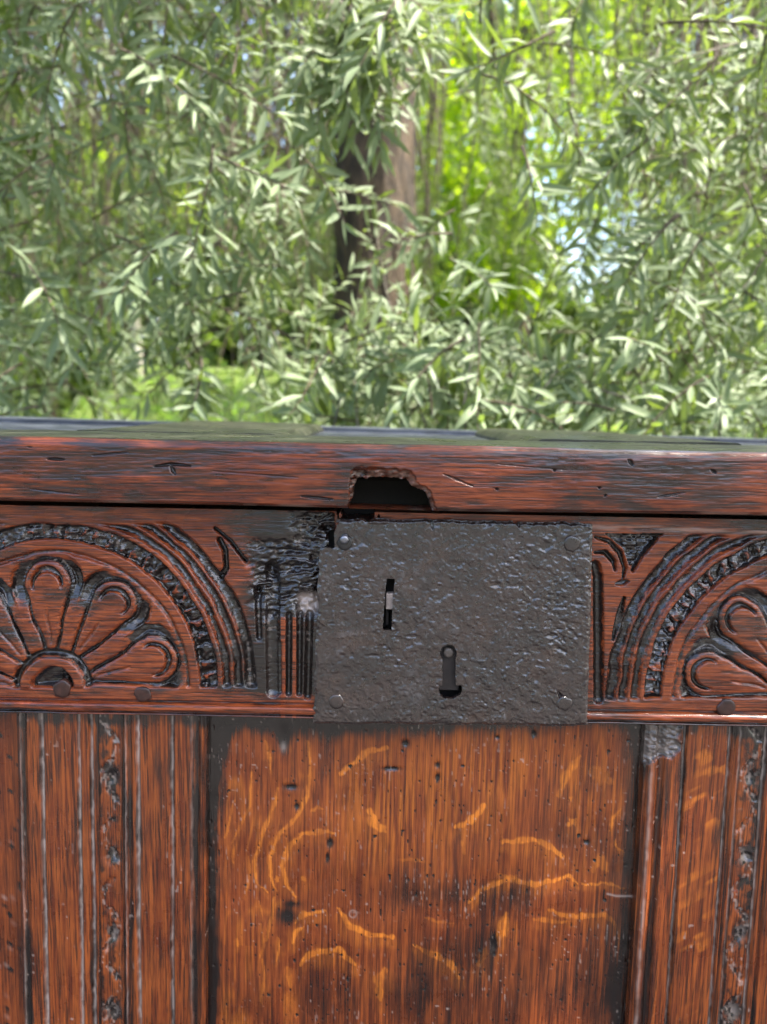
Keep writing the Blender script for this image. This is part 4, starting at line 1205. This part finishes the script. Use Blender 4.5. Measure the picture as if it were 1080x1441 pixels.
# ---- other trees beyond
def far_tree(name, label, x, y, height, crown_r, crown_z, nleaf, m, rng, leaf=(0.06, 0.10), trunk_r=0.12, tm=None, squash=1.0, trunk_h=None, group=None):
    z0 = float(ground_z(x, y))
    t = empty(name, (x, y, z0))
    tag(t, label, 'tree', group)
    th_ = trunk_h or crown_z
    zz = np.linspace(-.1, th_, 20)
    pts = np.stack([x + .05 * np.sin(zz * 1.3 + x), y + .05 * np.cos(zz + x), z0 + zz], -1)
    V, F = tube(pts, np.linspace(trunk_r, trunk_r * .5, 20), 12)
    limbs = [(V, F)]
    part('trunk', np_mesh('trunk', V, F), tm or M_bark, t)
    for i in range(5):
        a = rng.uniform(0, 6.28); s_ = np.linspace(0, 1, 8)
        st_ = pts[int(rng.integers(10, 19))]
        e = np.stack([np.cos(a) * crown_r * .7 * s_, np.sin(a) * crown_r * .7 * s_, crown_r * .6 * s_], -1)
        V, F = tube(st_ + e, np.linspace(trunk_r * .4, .01, 8), 6)
        part('limb', np_mesh('limb', V, F), tm or M_bark, t)
    # clumps of leaves
    nc = max(12, nleaf // 110)
    cd = norm(rng.normal(0, 1, (nc, 3))); cr_ = crown_r * rng.uniform(.35, 1.0, nc) ** .6
    cc = np.array([x, y, z0 + crown_z]) + cd * cr_[:, None] * np.array([1, 1, squash])
    pick = rng.integers(0, nc, nleaf)
    P = cc[pick] + rng.normal(0, crown_r * .15, (nleaf, 3))
    P[:, 2] = np.maximum(P[:, 2], ground_z(P[:, 0], P[:, 1]) + .05)
    D = norm(rng.normal(0, 1, (nleaf, 3)) + np.array([0, 0, -.6])); Nn = rng.normal(0, .6, (nleaf, 3)) + np.array([0, 0, 1])
    Ln = rng.uniform(*leaf, nleaf)
    V, F, k = leaves_mesh(P, D, Nn, Ln, Ln * rng.uniform(.55, .75, nleaf), rng.uniform(-.2, .7, nleaf), rng.uniform(.1, .4, nleaf), oval, 2)
    c = part('crown', np_mesh('crown', V, F, dict(tint=np.repeat(rng.random(nleaf), k))), m, t)
    tag(c, kind='stuff')
    return t
r2 = np.random.default_rng(9)
def gx(u, y): return (u - 540) / FOC * (y + .45)
far_tree('lime_tree', 'bright yellow-green broadleaf tree seen through the gap right of the brown trunk', gx(715, 7.0), 7.0, 4, 1.9, 3.5, 13000, M_lime, r2, (.07, .12), squash=1.0)
far_tree('sapling', 'small bright yellow-green sapling just right of the brown trunk', gx(645, 6.4), 6.4, 1.5, .62, 1.55, 2600, M_lime, r2, (.06, .10), trunk_r=.03, squash=1.3)
far_tree('broadleaf_tree', 'deep green broadleaf tree directly behind the yellow-green tree', gx(700, 12), 12, 8, 2.8, 6.6, 8000, M_dark, r2, (.13, .20), squash=.8)
far_tree('broadleaf_tree', 'dark green broadleaf tree far behind at the right edge', gx(1030, 10), 10, 5, 2.3, 2.9, 6500, M_dark, r2, (.12, .19), squash=1.25)
far_tree('broadleaf_tree', 'olive green broadleaf tree far behind at the upper left', gx(60, 11), 11, 6, 2.6, 4.0, 5000, M_dark, r2, (.12, .19), squash=1.1)
far_tree('slender_tree', 'slim pale-barked tree standing on the sunny lawn at the lower left', gx(200, 9.5), 9.5, 3, 0.9, 2.6, 1200, M_lime, r2, (.08, .12), trunk_r=.06, tm=M_pale)
far_tree('broadleaf_tree', 'dark green tree beyond the lawn directly behind the brown trunk', gx(420, 13), 13, 6, 2.8, 4.0, 7000, M_dark, r2, (.14, .21), squash=1.15)
far_tree('bush', 'low dark bush at the lower left edge of the lawn', gx(70, 6), 6, 1, .62, .62, 1600, M_dark, r2, (.08, .12), trunk_r=.04, squash=.7)
far_tree('bush', 'rounded dark bush under the yellow-green tree', gx(650, 9), 9, 1, 1.0, .7, 2200, M_dark, r2, (.09, .14), trunk_r=.04, squash=.75)
# far wood closing the view
n = 15000
x = r2.uniform(-34, 34, n); y = 27 + r2.uniform(-3, 4, n)
hmax = 8 + 3.0 * fbm(x / 5, y * 0, 821) - 7.0 * np.exp(-((x - gx(785, 27)) / 3.2) ** 2)
P = np.stack([x, y, ground_z(x, y) + hmax * r2.random(n) ** 1.25], -1)
D = norm(r2.normal(0, 1, (n, 3))); Nn = r2.normal(0, .6, (n, 3)) + np.array([0, -.3, 1])
Ln = r2.uniform(.6, 1.3, n)
V, F, k = leaves_mesh(P, D, Nn, Ln, Ln * .7, r2.uniform(0, .8, n), r2.uniform(.1, .4, n), oval, 2)
g = part('woodland', np_mesh('woodland', V, F, dict(tint=np.repeat(r2.random(n), k))), M_dark)
tag(g, 'far-off green wood closing the view beyond the lawn', 'woodland', kind='stuff')

pc = at(75, 592, 3.6); pz = float(ground_z(pc[0], pc[1]))
ph = at(75, 561, 3.6)[2] - pz
zz = np.array([-.05, .0, ph * .5, ph - .012, ph, ph + .001])
V, F = tube(np.stack([pc[0] + 0 * zz, pc[1] + 0 * zz, pz + zz], -1), np.array([.020, .020, .019, .019, .015, .0005]), 14)
tag(part('wooden_post', np_mesh('wooden_post', V, F), M_bark), 'short brown wooden post standing among green plants at lower left', 'post')

# low broad-leaved plants and lawn blades behind the chest
n = 6500
y = r2.uniform(1.6, 8.5, n); x = r2.uniform(-1, 1, n) * ((y + .45) * .6 + .4)
P = np.stack([x, y, ground_z(x, y) + r2.uniform(0.02, .28, n) * (1 + .25 * fbm(x, y, 5))], -1)
D = norm(np.stack([r2.normal(0, 1, n), r2.normal(0, 1, n), r2.uniform(-.2, .9, n)], -1)); Nn = r2.normal(0, .4, (n, 3)) + np.array([0, 0, 1])
Ln = r2.uniform(.05, .10, n)
V, F, k = leaves_mesh(P, D, Nn, Ln, Ln * .6, r2.uniform(0, .8, n), r2.uniform(.1, .4, n), oval, 3)
g = part('ground_plants', np_mesh('ground_plants', V, F, dict(tint=np.repeat(r2.random(n), k))), M_herb)
tag(g, 'low broad-leaved green plants growing on the ground under the trees', 'plants', kind='stuff')
n = 16000
y = r2.uniform(0.8, 16, n); x = r2.uniform(-1, 1, n) * (np.abs(y + .45) * .6 + .8)
P = np.stack([x, y, ground_z(x, y) - .01], -1)
D = norm(np.stack([r2.normal(0, .35, n), r2.normal(0, .35, n), np.ones(n)], -1)); Nn = r2.normal(0, 1, (n, 3))
Ln = r2.uniform(.06, .14, n)
V, F, k = leaves_mesh(P, D, Nn, Ln, np.full(n, .007), r2.uniform(0, 1.0, n), np.full(n, .2), lance, 3)
g = part('grass', np_mesh('grass', V, F, dict(tint=np.repeat(r2.random(n), k))), M_grass)
tag(g, 'long green grass on the lawn around and behind the chest', 'grass', kind='stuff')
# hedge added behind the camera to darken low reflections on the chest
n = 9000
hx = r2.uniform(-15, 15, n); hz = r2.uniform(0, 4.6, n) ; hy = -11 + r2.uniform(-.5, .5, n)
hedge = empty('sky_blocking_hedge', (0, -11, 0))
tag(hedge, 'added out-of-view dark green hedge that blocks low sky light behind the yard', 'hedge')
P = np.stack([hx, hy, hz], -1)
D = norm(r2.normal(0, 1, (n, 3))); Nn = r2.normal(0, .6, (n, 3)) + np.array([0, .6, .6])
Ln = r2.uniform(.2, .36, n)
V, F, k = leaves_mesh(P, D, Nn, Ln, Ln * .7, r2.uniform(0, .8, n), r2.uniform(.1, .4, n), oval, 2)
tag(part('foliage', np_mesh('foliage', V, F, dict(tint=np.repeat(r2.random(n), k))), M_dark, hedge), kind='stuff')
for x in np.arange(-14, 15, 2.0):
    V, F = tube(np.stack([np.full(6, x), np.full(6, -11.0), np.linspace(0, 3.8, 6)], -1), np.linspace(.07, .03, 6), 8)
    part('stem', np_mesh('stem', V, F), M_bark, hedge)
print('done')
